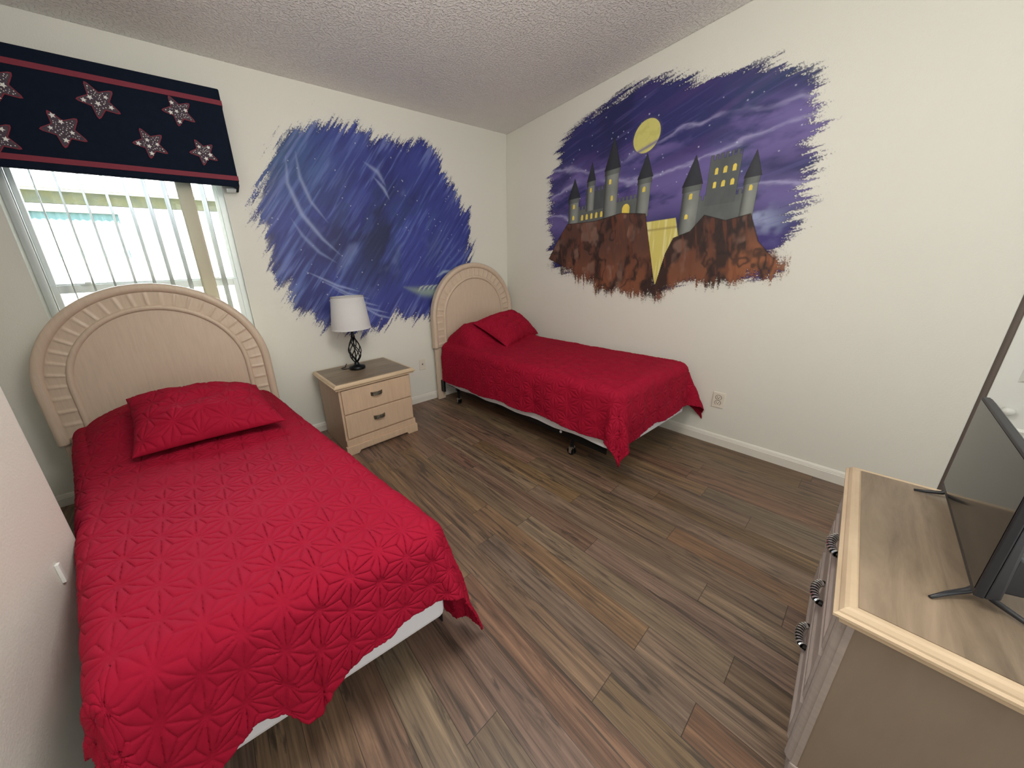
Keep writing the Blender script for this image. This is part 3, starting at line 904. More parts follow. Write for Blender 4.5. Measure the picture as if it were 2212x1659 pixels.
def wall_(y0, y1, z0, z1, col=(92, 97, 96), merlon=0.030):
    """plain battlemented wall between y0 (nearer the corner) and y1"""
    put((U < y0) & (U > y1) & (V > z0) & (V < z1), col)
    put((U < y0) & (U > y1) & (V >= z1) & (V < z1 + 0.028) & (np.mod(y0 - U, merlon) < merlon * 0.55), col)


# left rock: long battlemented wall with a gate between round towers
wall_(-0.82, -1.48, 1.60, 1.74)
wall_(-0.98, -1.20, 1.72, 1.86, (72, 77, 80))
tower(-0.86, 1.60, 1.84, 0.050, 2.00, win=((0, 1.76, .010, .022), (0, 1.67, .010, .022)))
tower(-1.20, 1.60, 1.98, 0.056, 2.20, 1.20, win=((0.012, 1.88, .010, .024), (-0.012, 1.76, .010, .024)))
tower(-1.02, 1.72, 1.94, 0.034, 2.08, win=((0, 1.86, .009, .02),))
tower(-1.46, 1.60, 1.86, 0.046, 2.02, win=((0, 1.77, .010, .022),))
for k in range(5): window(-0.95 - 0.045 * k, 1.655, 0.010, 0.030)
window(-1.335, 1.63, 0.030, 0.045)
# right rock: square keep, battlements and two cone towers
wall_(-1.76, -2.11, 1.46, 1.64)
wall_(-1.86, -2.02, 1.60, 1.86, (84, 89, 90), 0.026)
for k in range(3): window(-1.90 - 0.045 * k, 1.775, 0.009, 0.026); window(-1.90 - 0.045 * k, 1.70, 0.009, 0.024)
tower(-1.775, 1.42, 1.74, 0.050, 1.92, win=((0.0, 1.66, .010, .022), (0.012, 1.54, .009, .02)))
tower(-2.085, 1.48, 1.72, 0.034, 1.86, win=((0, 1.65, .008, .018),))
layer('painted_castle', U, V, Cc, ac * ((dro < 0.006) | (V > 1.62)), 'x', 0.0020, mc)


# ================================================================== QUILTS AND BEDS
def groove_field(S, T, c, rot):
    """star quilting: triangular lattice with lines from every corner to the middles; 0 = plain, 1 = stitched"""
    ca, sa = math.cos(rot), math.sin(rot)
    x = S * ca - T * sa; y = S * sa + T * ca
    x = x + 0.006 * (fbm(S * 9, T * 9, 3) - 0.5); y = y + 0.006 * (fbm(S * 9, T * 9, 5) - 0.5)
    h = c * math.sqrt(3) / 2
    v = y / h; u = x / c - v / 2
    fu, fv = u - np.floor(u), v - np.floor(v)
    upt = fu + fv < 1
    b1 = np.where(upt, fu, 1 - fu); b2 = np.where(upt, fv, 1 - fv); b3 = 1 - b1 - b2
    st = np.sort(np.stack([b1, b2, b3]), 0)
    de = st[0] * h; dm = (st[1] - st[0]) * c / 2
    wd = 0.0030
    return np.maximum(np.exp(-(de / wd) ** 2), np.exp(-(dm / wd) ** 2)), np.minimum(de, dm)


def displace(X, Y, Z, disp):
    gy = [np.gradient(a, axis=0) for a in (X, Y, Z)]; gx = [np.gradient(a, axis=1) for a in (X, Y, Z)]
    nx = gx[1] * gy[2] - gx[2] * gy[1]; ny = gx[2] * gy[0] - gx[0] * gy[2]; nz = gx[0] * gy[1] - gx[1] * gy[0]
    L = np.sqrt(nx ** 2 + ny ** 2 + nz ** 2) + 1e-12
    sg = np.sign(nz[nz.shape[0] // 2, nz.shape[1] // 2])
    return X + sg * nx / L * disp, Y + sg * ny / L * disp, Z + sg * nz / L * disp


def quilt(name, P, step, seed):
    """P: xl(y), xr(y), yh, yf, ztop(u,v), hl(v), hr(v), hf(u), flare, rounded radius r ..."""
    yh, yf, r = P['yh'], P['yf'], P['r']
    L = yh - yf; Wm = P['xr'](0.5 * (yh + yf)) - P['xl'](0.5 * (yh + yf))
    hl, hr, hf = P['HL'], P['HR'], P['HF']
    nS = int((Wm + hl + hr) / step); nT = int((L + hf) / step)
    S = np.linspace(-hl, Wm + hr, nS); T = np.linspace(0, L + hf, nT)
    SS, TT = np.meshgrid(S, T)
    g, dist = groove_field(SS, TT, P['cell'], P['prot'])
    u = np.clip(SS / Wm, 0, 1); v = np.clip(TT / L, 0, 1)
    dxl = np.clip(-SS, 0, None) / hl; dxr = np.clip(SS - Wm, 0, None) / hr; dyf = np.clip(TT - L, 0, None) / hf
    DX = dxl * P['hl'](v) + dxr * P['hr'](v); DY = dyf * P['hf'](u)
    sgn = np.where(SS < 0, -1.0, 1.0)
    D = np.hypot(DX, DY); D0 = D
    D = D * (1 - np.where(SS < 0, P.get('cl', 0.24), P.get('cr', 0.24)) * np.where((DX > 0) & (DY > 0), 2 * DX * DY / np.maximum(D, 1e-9) ** 2, 0))
    both = (DX > 0) & (DY > 0)
    th = np.arctan2(DY, np.maximum(DX, 1e-9))
    # drop along the rounded edge, then down
    q = r * math.pi / 2
    ph = np.clip(D / r, 0, math.pi / 2)
    rest = np.clip(D - q, 0, None)
    cornerness = np.where(both, np.sin(2 * th) ** 1.0, 0.0)
    fl = P['flare'] + (P['cflare'] - P['flare']) * cornerness
    fl = np.where(SS > Wm * 0.5, fl * P.get('rf', 1.0), fl)
    fl = np.where(SS < Wm * 0.5, fl * P.get('lf', 1.0), fl)
    rest_s = rest
    outd = r * np.sin(ph) + rest_s * fl
    down = r * (1 - np.cos(ph)) + rest_s * np.sqrt(np.clip(1 - fl ** 2, 0, 1))
    # folds in the hanging part
    wav = (fbm((TT * (DX >= DY) + SS * (DX < DY)) * 5.5 + 3, D * 2.0, seed, 3) - 0.5)
    outd = outd + (wav * 0.045 + 0.012) * smooth01(0.04, 0.25, D) + 0.012 * np.sin(th * 6) * cornerness * smooth01(0.05, 0.25, D)
    ux = DX / np.maximum(D0, 1e-9); uy = DY / np.maximum(D0, 1e-9)
    yb = yh - v * L
    yb = np.where(TT > L, yf + r * 0, yb)
    xl_, xr_ = P['xl'](yb), P['xr'](yb)
    ins = r
    x0 = xl_ + ins + (xr_ - xl_ - 2 * ins) * u
    y0 = yh - (L - ins) * v + P.get('fsk', 0.0) * (1 - u) * v
    X = x0 + sgn * ux * outd; Y = y0 - uy * outd
    Z = P['ztop'](u, v) - down
    soft = fbm(SS * 3.2, TT * 3.2, seed + 11, 4) - 0.5
    disp = -0.0030 * g * P.get('gd', 1.0) * (0.55 + 0.9 * fbm(SS * 4, TT * 4, seed + 31, 2)) + 0.012 * soft + 0.0035 * P.get('ruffle', 1.0) * (fbm(SS * 22, TT * 22, seed + 17, 3) - 0.5) + 0.0014 * np.clip(dist / 0.014, 0, 1)
    for (cs, ct, l_, w_, a_) in P.get('creases', ()):   # long soft wrinkles
        disp = disp + 0.006 * np.exp(-((SS - cs - a_ * (TT - ct)) / w_) ** 2) * np.exp(-((TT - ct) / l_) ** 2)
    X, Y, Z = displace(X, Y, Z, disp)
    if 'xmax' in P: X = np.minimum(X, P['xmax'])
    if 'xmin' in P: X = np.where(Y < P['xmin_y'], np.maximum(X, P['xmin']), X)
    if 'ymax' in P: Y = np.minimum(Y, P['ymax'])
    Z = np.maximum(Z, 0.012)
    return grid_mesh(name, X, Y, Z, M_quilt, thick=0.005)


def pillow(name, corners, thick, seed, cell, label, bulge=1.0):
    """sham cushion spanned by four corner points: top-left, top-right, bottom-right, bottom-left"""
    tl, tr, br, bl_ = [np.array(c, float) for c in corners]
    n = 210
    u = np.linspace(-1, 1, n); Uu, Vv = np.meshgrid(u, u)
    # pinch the sides in between the corners
    pin = 0.055
    uu = Uu * (1 - pin * (1 - Vv ** 2)); vv = Vv * (1 - pin * (1 - Uu ** 2))
    a = (uu + 1) / 2; b = (vv + 1) / 2
    base = (tl[None, None] * ((1 - a) * (1 - b))[..., None] + tr[None, None] * (a * (1 - b))[..., None]
            + br[None, None] * (a * b)[..., None] + bl_[None, None] * ((1 - a) * b)[..., None])
    nrm = np.cross(tr - tl, bl_ - tl); nrm /= np.linalg.norm(nrm)
    if nrm[2] < 0: nrm = -nrm
    prof = (np.clip(1 - np.abs(Uu) ** 2.6, 0, 1) * np.clip(1 - np.abs(Vv) ** 2.6, 0, 1)) ** 0.55
    wrk = (fbm(Uu * 2.2 + 5, Vv * 2.2, seed, 4) - 0.5)
    S = Uu * np.linalg.norm(tr - tl) / 2; T = Vv * np.linalg.norm(bl_ - tl) / 2
    g, dist = groove_field(S, T, cell, 0.3)
    up = prof * thick * (0.72 + 0.35 * wrk) + 0.006
    top = base + nrm * up[..., None]
    X, Y, Z = displace(top[..., 0], top[..., 1], top[..., 2], (-0.0036 * g + 0.0020 * np.clip(dist / 0.014, 0, 1)) * smooth01(0, 0.3, prof))
    bot = base - nrm * (prof * thick * 0.22)[..., None]
    # weld into one closed skin: top grid followed by the mirrored bottom grid
    X = np.concatenate([X, bot[::-1, :, 0]], 0); Y = np.concatenate([Y, bot[::-1, :, 1]], 0); Z = np.concatenate([Z, bot[::-1, :, 2]], 0)
    o = grid_mesh(name, X, Y, Z, M_quilt)
    tag(o, label, 'pillow')
    return o


def quad_slab(xl, xr, yh, yf, z0, z1, fsk=0.0, sag=0.0):
    bm = bmesh.new()
    pts = [(xl(yh), yh), (xr(yh), yh), (xr(yf), yf), (xl(yf), yf + fsk)]
    lo = [bm.verts.new((x, y, z0 - (sag if k_ == 3 else 0))) for k_, (x, y) in enumerate(pts)]; hi = [bm.verts.new((x, y, z1)) for x, y in pts]
    bm.faces.new(lo); bm.faces.new(hi)
    for i in range(4): bm.faces.new((lo[i], lo[(i + 1) % 4], hi[(i + 1) % 4], hi[i]))
    return bm


def headboard(bed, cx, yfr, hw, z0, ztop, legs=True):
    """arched headboard; yfr = front plane (towards the room), z0 = lower edge of the panel"""
    zc = ztop - hw
    th = 0.045
    nA = 300

    def path(dd):
        """points of the arch inset by dd, from lower left round to lower right, same parameter for all dd"""
        straight = zc - z0; arc = math.pi * hw; tot = 2 * straight + arc
        out = []
        for k in range(nA + 1):
            s = tot * k / nA
            if s < straight: out.append((cx - hw + dd, z0 + s, s))
            elif s < straight + arc:
                a = math.pi - (s - straight) / hw
                out.append((cx + (hw - dd) * math.cos(a), zc + (hw - dd) * math.sin(a), s))
            else: out.append((cx + hw - dd, zc - (s - straight - arc), s))
        return out

    def band(dlist, yof, nm, par):
        bm = bmesh.new(); rings = []
        for j, dd in enumerate(dlist):
            rings.append([bm.verts.new((x, yof(j, s), z)) for x, z, s in path(dd)])
        for a, b in zip(rings, rings[1:]):
            for k in range(nA): bm.faces.new((a[k], a[k + 1], b[k + 1], b[k]))
        bm.faces.new([r_[0] for r_ in rings]); bm.faces.new([r_[-1] for r_ in rings][::-1])
        return obj(nm, bm, M_head, par, smooth=True)
    # base slab
    bm = bmesh.new()
    pts = [(x, z) for x, z, s in path(0.004)][::3]
    prism(bm, pts, yfr + 0.004, yfr + th)
    hb = obj('headboard', bm, M_head, bed)
    # outer rim, rounded, proud of the slab and wrapping the edge
    dl = [0.0, 0.0, 0.002, 0.008, 0.020, 0.034, 0.044, 0.048, 0.049]
    yl = [th, 0.002, -0.006, -0.013, -0.017, -0.015, -0.009, -0.002, 0.006]
    band(dl, lambda j, s: yfr + yl[j], 'arch_rim', hb)
    # fluted ring: a ribbon of fanned blocks
    tot = 2 * (zc - z0) + math.pi * hw; nb_ = 31
    dl2 = [0.048, 0.052, 0.060, 0.075, 0.092, 0.108, 0.120, 0.126, 0.128]
    amp = [0.1, 0.55, 0.9, 1.0, 1.0, 0.95, 0.8, 0.4, 0.1]

    def fy(j, s):
        f = (s / tot * nb_) % 1.0
        step = 0.0085 * math.exp(-((f - 0.5) / 0.075) ** 2) + 0.0045 * (f - 0.5 if f > 0.5 else f + 0.5) - 0.002
        return yfr + 0.0035 - amp[j] * (step - 0.002 + 0.003)
    band(dl2, fy, 'fluted_ring', hb)
    # inner bead
    dl3 = [0.124, 0.126, 0.132, 0.140, 0.148, 0.153, 0.155]
    yl3 = [0.006, -0.004, -0.010, -0.012, -0.009, -0.003, 0.006]
    band(dl3, lambda j, s: yfr + yl3[j], 'inner_bead', hb)
    if legs:
        for sx in (-1, 1):
            xo = cx + sx * (hw - 0.015); xi = cx + sx * (hw - 0.10)
            obj('headboard_leg', bx(xo, xi, yfr + 0.012, yfr + 0.042, 0.0, z0 + 0.1), M_head, hb, bevel=0.003)
    return hb


def caster_leg(bed, x, y, ztop):
    bm = bmesh.new()
    tube(bm, [(x, y, 0.055), (x, y, ztop)], 0.016, 4)
    box(bm, x - 0.026, x + 0.026, y - 0.014, y + 0.014, ztop - 0.045, ztop)
    lg = obj('frame_leg', bm, M_black, bed)
    bm = bmesh.new()
    for s in (-1, 1):
        tube(bm, [(x + s * 0.006, y, 0.026), (x + s * 0.017, y, 0.026)], 0.026, 20)
    obj('caster_wheel', bm, M_black, lg)
    bm = bmesh.new(); box(bm, x - 0.022, x + 0.022, y - 0.012, y + 0.012, 0.040, 0.060); box(bm, x - 0.0235, x - 0.0205, y - 0.010, y + 0.010, 0.014, 0.05)
    obj('caster_fork', bm, M_chrome, lg, bevel=0.003)


def metal_frame(bed, xl, xr, yh, yf, z):
    bm = bmesh.new()
    for f, s in ((xl, 1), (xr, -1)):
        a, b = Vector((f(yh) + s * 0.012, yh, 0)), Vector((f(yf) + s * 0.012, yf + 0.01, 0))
        for (w0, w1, z0, z1) in ((0, 0.004, z - 0.035, z + 0.008), (0, 0.035, z - 0.003, z)):
            vs = []
            for p in (a, b):
                for ww, zz in ((w0, z0), (w1, z0), (w1, z1), (w0, z1)): vs.append(bm.verts.new((p.x + s * ww, p.y, zz)))
            for k in range(4): bm.faces.new((vs[k], vs[(k + 1) % 4], vs[4 + (k + 1) % 4], vs[4 + k]))
            bm.faces.new(vs[:4]); bm.faces.new(vs[4:])
    for yy in (yh - 0.16, yf + 0.33):
        box(bm, xl(yy) + 0.014, xr(yy) - 0.014, yy - 0.016, yy + 0.016, z - 0.036, z - 0.030)
        box(bm, xl(yy) + 0.014, xr(yy) - 0.014, yy - 0.016, yy - 0.012, z - 0.036, z - 0.004)
    fr = obj('metal_bed_frame', bm, M_black, bed)
    return fr


lerpf = lambda y0, v0, y1, v1: (lambda y: v0 + (v1 - v0) * (y - y0) / (y1 - y0))

# ---------------- near bed
YH1, YF1 = -0.27, -2.115
xl1, xr1 = lerpf(YH1, -3.50, YF1, -3.035), lerpf(YH1, -2.555, YF1, -2.262)
b1 = empty('bed', (0, 0, 0))
tag(b1, 'near twin bed under the window with a large arched headboard', 'bed', 'twin beds')
headboard(b1, -3.050, -0.215, 0.552, 0.450, 1.303)
obj('box_spring', quad_slab(lambda y: xl1(y) + 0.01, lambda y: xr1(y) - 0.01, YH1, YF1 + 0.01, 0.17, 0.34, 0.075), M_tick, b1, bevel=0.02, segs=3)
obj('mattress', quad_slab(lambda y: xl1(y) + 0.03, xr1, YH1, YF1, 0.335, 0.525, 0.075), M_sheet, b1, bevel=0.035, segs=4)
obj('bed_skirt_sheet', quad_slab(lambda y: xl1(y) + 0.045, lambda y: xr1(y) - 0.002, YH1 - 0.02, YF1 - 0.004, 0.163, 0.40, 0.075, 0.06), M_sheet, b1, bevel=0.025, segs=3)
metal_frame(b1, xl1, xr1, YH1, YF1, 0.165)
for x, y in ((xl1(-0.5) + 0.08, -0.5), (xr1(-0.5) - 0.08, -0.5), (xl1(-1.8) + 0.08, -1.8), (xr1(-1.8) - 0.08, -1.8)): caster_leg(b1, x, y, 0.155)


def ztop1(u, v):
    edge = np.clip(4 * u * (1 - u), 0, 1)
    hump = 0.115 * np.exp(-((v - 0.14) / 0.13) ** 2) * edge ** 0.7 + 0.07 * np.exp(-(v / 0.10) ** 2) * edge
    return 0.545 + 0.010 * edge + hump - 0.012 * v


q1 = quilt('quilt', dict(
    yh=YH1 + 0.012, yf=YF1 - 0.02, r=0.062, xl=lambda y: xl1(y) - 0.018, xr=lambda y: xr1(y) + 0.012,
    HL=0.33, HR=0.50, HF=0.42, hl=lambda v: 0.30 + 0.02 * np.sin(v * 9) - 0.05 * smooth01(0.8, 1.0, v), hr=lambda v: 0.38 + 0.145 * smooth01(0.5, 1.0, v),
    hf=lambda u: np.interp(u, [0, .1, .21, .28, .36, .42, .47, .52, .59, .666, .757, .85, 1.0], [.43, .40, .35, .310, .335, .41, .41, .36, .325, .298, .292, .268, .268]),
    flare=0.07, cflare=0.27, ztop=ztop1, cell=0.118, prot=0.35, xmin=-3.208, xmin_y=-1.33, ymax=-0.226, cl=0.42, cr=0.10, lf=0.5, fsk=0.05), 0.0039, 201)
tag(q1, 'crimson star-stitched quilt spread over the near bed under the window', 'quilt', 'red quilts')
pillow('pillow', [(-3.185, -0.60, 0.735), (-2.625, -0.56, 0.665), (-2.545, -1.085, 0.595), (-3.125, -1.03, 0.58)], 0.155, 31, 0.118,
       'crimson quilted pillow on the near bed')

# ---------------- far bed
YH2, YF2 = -0.13, -1.955
xl2, xr2 = lerpf(YH2, -0.985, YF2, -0.975), lerpf(YH2, -0.075, YF2, -0.115)
b2 = empty('bed', (0, 0, 0))
tag(b2, 'far twin bed in the room corner below the castle painting', 'bed', 'twin beds')
headboard(b2, -0.545, -0.085, 0.525, 0.555, 1.365)
obj('box_spring', quad_slab(lambda y: xl2(y) + 0.01, lambda y: xr2(y) - 0.01, YH2, YF2 + 0.01, 0.205, 0.37), M_tick, b2, bevel=0.02, segs=3)
obj('mattress', quad_slab(xl2, xr2, YH2, YF2, 0.365, 0.575), M_sheet, b2, bevel=0.035, segs=4)
# white sheet that hangs a little lower towards the head
bm = quad_slab(lambda y: xl2(y) - 0.006, lambda y: xr2(y) + 0.004, YH2 + 0.03, YF2 - 0.008, 0.20, 0.45)
bmesh.ops.subdivide_edges(bm, edges=[e for e in bm.edges], cuts=24, use_grid_fill=True)
for v_ in bm.verts:
    if v_.co.z < 0.27:
        t_ = (YH2 - v_.co.y) / (YH2 - YF2)
        v_.co.z += -0.028 * (1 - t_) + 0.006 * math.sin(t_ * 31) + 0.022 * t_
obj('bed_skirt_sheet', bm, M_sheet, b2, smooth=True, bevel=0.02, segs=3)
bm = bmesh.new()
tv = [bm.verts.new(c) for c in ((-0.995, YF2 - 0.01, 0.25), (-0.955, YF2 - 0.03, 0.25), (-0.975, YF2 - 0.035, 0.165), (-0.992, YF2 - 0.02, 0.18))]
bm.faces.new(tv); o = obj('sheet_corner', bm, M_sheet, b2); md = o.modifiers.new('s', 'SOLIDIFY'); md.thickness = 0.003
metal_frame(b2, xl2, xr2, YH2 + 0.02, YF2 + 0.05, 0.195)
for x, y in ((xl2(-0.28) + 0.03, -0.30), (xr2(-0.28) - 0.12, -0.30), (xl2(-1.6) + 0.09, -1.60), (xr2(-1.6) - 0.12, -1.60)): caster_leg(b2, x, y, 0.185)
for x, y in ((xl2(-0.22) + 0.008, -0.22), (xl2(-1.56) + 0.008, -1.56)):
    bm = bmesh.new(); tube(bm, [(x, y, 0.185), (x + 0.012, y, 0.185)], 0.009, 10)
    obj('frame_bolt', bm, M_starwhite, b2)
obj('frame_bracket', bx(-1.02, -1.0, -0.13, -0.06, 0.09, 0.21), M_black, b2)


def ztop2(u, v):
    edge = np.clip(4 * u * (1 - u), 0, 1)
    hump = 0.185 * np.exp(-((v - 0.10) / 0.12) ** 2) * np.clip(edge * 1.9, 0, 1) ** 0.55
    return 0.605 + 0.008 * edge + hump - 0.018 * v


q2 = quilt('quilt', dict(
    yh=YH2 + 0.01, yf=YF2 - 0.012, r=0.065, xl=lambda y: xl2(y) - 0.020, xr=lambda y: xr2(y) + 0.028,
    HL=0.40, HR=0.38, HF=0.36, hl=lambda v: 0.425 - 0.070 * smooth01(0.0, 0.9, v) + 0.008 * np.sin(v * 23), hr=lambda v: 0.30 + 0.07 * smooth01(0.7, 1.0, v),
    hf=lambda u: 0.37 - 0.03 * u + 0.012 * np.sin(u * 12), flare=0.035, cflare=0.24, rf=1.7,
    ztop=ztop2, cell=0.118, prot=0.12, xmax=-0.016, ymax=-0.10, gd=1.1, cl=0.06, cr=0.0, ruffle=1.8), 0.0048, 301)
tag(q2, 'crimson star-stitched quilt on the far bed in the room corner', 'quilt', 'red quilts')
pillow('pillow', [(-0.80, -0.37, 0.80), (-0.20, -0.28, 0.865), (-0.060, -0.53, 0.615), (-0.69, -0.73, 0.60)], 0.155, 37, 0.118,
       'crimson quilted pillow leaning on the headboard of the far bed')


# ================================================================== NIGHTSTAND AND LAMP
def moulded_top(parent, x0, x1, y0, y1, z1, ov=0.0):
    """board top: stepped pale edge moulding around a darker laminate field"""
    bm = bmesh.new()
    prof = [(0.030, z1 - 0.030 - 0.012), (0.012, z1 - 0.040), (0.010, z1 - 0.030), (0.006, z1 - 0.027), (0.0, z1 - 0.022), (0.0, z1 - 0.016), (0.006, z1 - 0.013),
            (0.007, z1 - 0.009), (0.012, z1 - 0.002), (0.018, z1 + 0.0005), (0.026, z1 + 0.0005), (0.030, z1 - 0.0015)]
    rings = []
    for ins, z in prof:
        rings.append([bm.verts.new(c) for c in ((x0 + ins, y0 + ins, z), (x1 - ins, y0 + ins, z), (x1 - ins, y1 - ins * 0.3, z), (x0 + ins, y1 - ins * 0.3, z))])
    for a, b in zip(rings, rings[1:]):
        for k in range(4): bm.faces.new((a[k], a[(k + 1) % 4], b[(k + 1) % 4], b[k]))
    bm.faces.new(rings[0]); bm.faces.new(rings[-1])
    t = obj('top', bm, M_oak_edge, parent)
    obj('laminate_field', bx(x0 + 0.030, x1 - 0.030, y0 + 0.030, y1 - 0.010, z1 - 0.006, z1), M_top, t)
    return t


NSA = R_(-3.2)
ns = empty('nightstand', (-1.885, -0.30, 0), -NSA * 1.0)
ns.rotation_euler = (0, 0, R_(3.6))
tag(ns, 'pale oak two-drawer nightstand between the beds carrying the lamp', 'nightstand')
hw, dp = 0.290, 0.245
bm = bmesh.new()
box(bm, -hw, hw, -dp, dp, 0.09, 0.518)
obj('body', bm, M_oak, ns, bevel=0.002)
moulded_top(ns, -0.325, 0.325, -0.285, 0.262, 0.556)
for z0, z1 in ((0.322, 0.503), (0.128, 0.312)):
    bm = bmesh.new()
    box(bm, -hw + 0.016, hw - 0.012, -dp - 0.016, -dp + 0.01, z0, z1)
    dr_ = obj('drawer', bm, M_oak, ns, bevel=0.0025)
    bm = bmesh.new()
    zc = z0 + (z1 - z0) * 0.60
    n_ = 10; fr_, bk_ = [], []
    for k in range(n_ + 1):
        x = -0.060 + 0.09 * k / n_; bow = 0.020 * (1 - (2 * k / n_ - 1) ** 2) ** 0.6
        yy = -dp - 0.016 - 0.006 - bow
        fr_.append([bm.verts.new((x, yy, zc - 0.014)), bm.verts.new((x, yy, zc + 0.014)), bm.verts.new((x, yy + 0.006, zc + 0.014)), bm.verts.new((x, yy + 0.006, zc - 0.014))])
    for a, b in zip(fr_, fr_[1:]):
        for k in range(4): bm.faces.new((a[k], a[(k + 1) % 4], b[(k + 1) % 4], b[k]))
    bm.faces.new(fr_[0]); bm.faces.new(fr_[-1][::-1])
    for sx in (-1, 1): box(bm, -0.015 + sx * 0.043 - 0.003, -0.015 + sx * 0.043 + 0.003, -dp - 0.024, -dp - 0.0155, zc - 0.008, zc + 0.008)
    obj('handle', bm, M_bronze, dr_)
# plinth with cut-out feet
bm = bmesh.new()
ol = [(-hw - 0.012, 0.0), (-hw + 0.075, 0.0), (-hw + 0.092, 0.022), (hw - 0.092, 0.022), (hw - 0.075, 0.0), (hw + 0.012, 0.0), (hw + 0.012, 0.070), (-hw - 0.012, 0.070)]
prism(bm, ol, -dp - 0.034, -dp - 0.004)
obj('plinth', bm, M_oak, ns, bevel=0.002)
bm = bmesh.new(); box(bm, -hw - 0.002, hw + 0.004, -dp - 0.020, -dp + 0.004, 0.070, 0.118)
box(bm, -hw, hw, -dp + 0.0, dp, 0.0, 0.09)
obj('base_rail', bm, M_oak, ns, bevel=0.002)

LX, LY, LZ = -1.905, -0.235, 0.5568
lp = empty('table_lamp', (LX, LY, LZ))
tag(lp, 'table lamp with a white drum shade and black twisted cage base on the nightstand', 'lamp')
bm = bmesh.new()
rg = lathe(bm, [(0.064, 0.0), (0.066, 0.006), (0.065, 0.020), (0.058, 0.028), (0.030, 0.032), (0.022, 0.038), (0.018, 0.052), (0.014, 0.062), (0.0, 0.063)], 40)
bm.faces.new(rg[0])
obj('lamp_base', bm, M_black, lp, smooth=True)
bm = bmesh.new()
for k in range(4):
    for sg in (-1, 1):
        pts = []
        for j in range(25):
            t = j / 24; z = 0.058 + 0.20 * t
            rr_ = 0.013 + 0.037 * math.sin(math.pi * (t ** 0.85)) ** 1.1
            a = k * math.pi / 2 + sg * t * math.pi * 0.75
            pts.append((rr_ * math.cos(a), rr_ * math.sin(a), z))
        tube(bm, pts, 0.0042, 6)
tube(bm, [(0, 0, 0.05), (0, 0, 0.27)], 0.005, 8)
obj('twisted_cage', bm, M_black, lp, smooth=True)
bm = bmesh.new()
rg = lathe(bm, [(0.016, 0.255), (0.017, 0.270), (0.012, 0.285), (0.012, 0.325), (0.017, 0.328), (0.017, 0.385), (0.0, 0.386)], 20); bm.faces.new(rg[0])
obj('socket', bm, M_black, lp, smooth=True)
bm = bmesh.new()
lathe(bm, [(0.0, 0.386), (0.012, 0.388), (0.018, 0.41), (0.029, 0.445), (0.026, 0.475), (0.0, 0.490)], 20)
obj('bulb', bm, mat('frosted_bulb', (0.8, 0.8, 0.78), 0.3), lp, smooth=True)
bm = bmesh.new()
zb, zt, rb, rt = 0.330, 0.585, 0.152, 0.122
lathe(bm, [(rb, zb), (rt, zt), (rt - 0.003, zt), (rb - 0.003, zb), (rb, zb)], 64)
sh = obj('lamp_shade', bm, M_shade, lp, smooth=True)
for r_, z_, s_ in ((rb, zb, 1), (rt, zt, -1)):
    bm = bmesh.new()
    lathe(bm, [(r_ + 0.0012, z_), (r_ + 0.0012 - 0.0013 * s_ * 0.5 - 0.0007, z_ + s_ * 0.012), (r_ - 0.002, z_ + s_ * 0.012), (r_ - 0.004, z_), (r_ + 0.0012, z_)], 64)
    obj('shade_hem', bm, M_shade, sh, smooth=True)
bm = bmesh.new()
for k in range(3):
    a = 2 * math.pi * k / 3 + 0.4
    tube(bm, [(0.016 * math.cos(a), 0.016 * math.sin(a), 0.335), (0.149 * math.cos(a), 0.149 * math.sin(a), 0.334)], 0.0017, 5)
obj('shade_spider', bm, M_black, sh)
bm = bmesh.new()
tube(bm, [(-0.05, 0.02, 0.006), (-0.085, 0.030, 0.005), (-0.105, 0.050, 0.005), (-0.110, 0.075, 0.006), (-0.095, 0.090, 0.005), (-0.07, 0.10, 0.004)], 0.0034, 8)
tube(bm, [(-0.07, 0.10, 0.004), (-0.05, 0.16, 0.004), (-0.03, 0.205, 0.0035), (-0.028, 0.222, -0.03), (-0.028, 0.2222, -0.3)], 0.003, 8)
obj('power_cord', bm, M_black, lp, smooth=True)


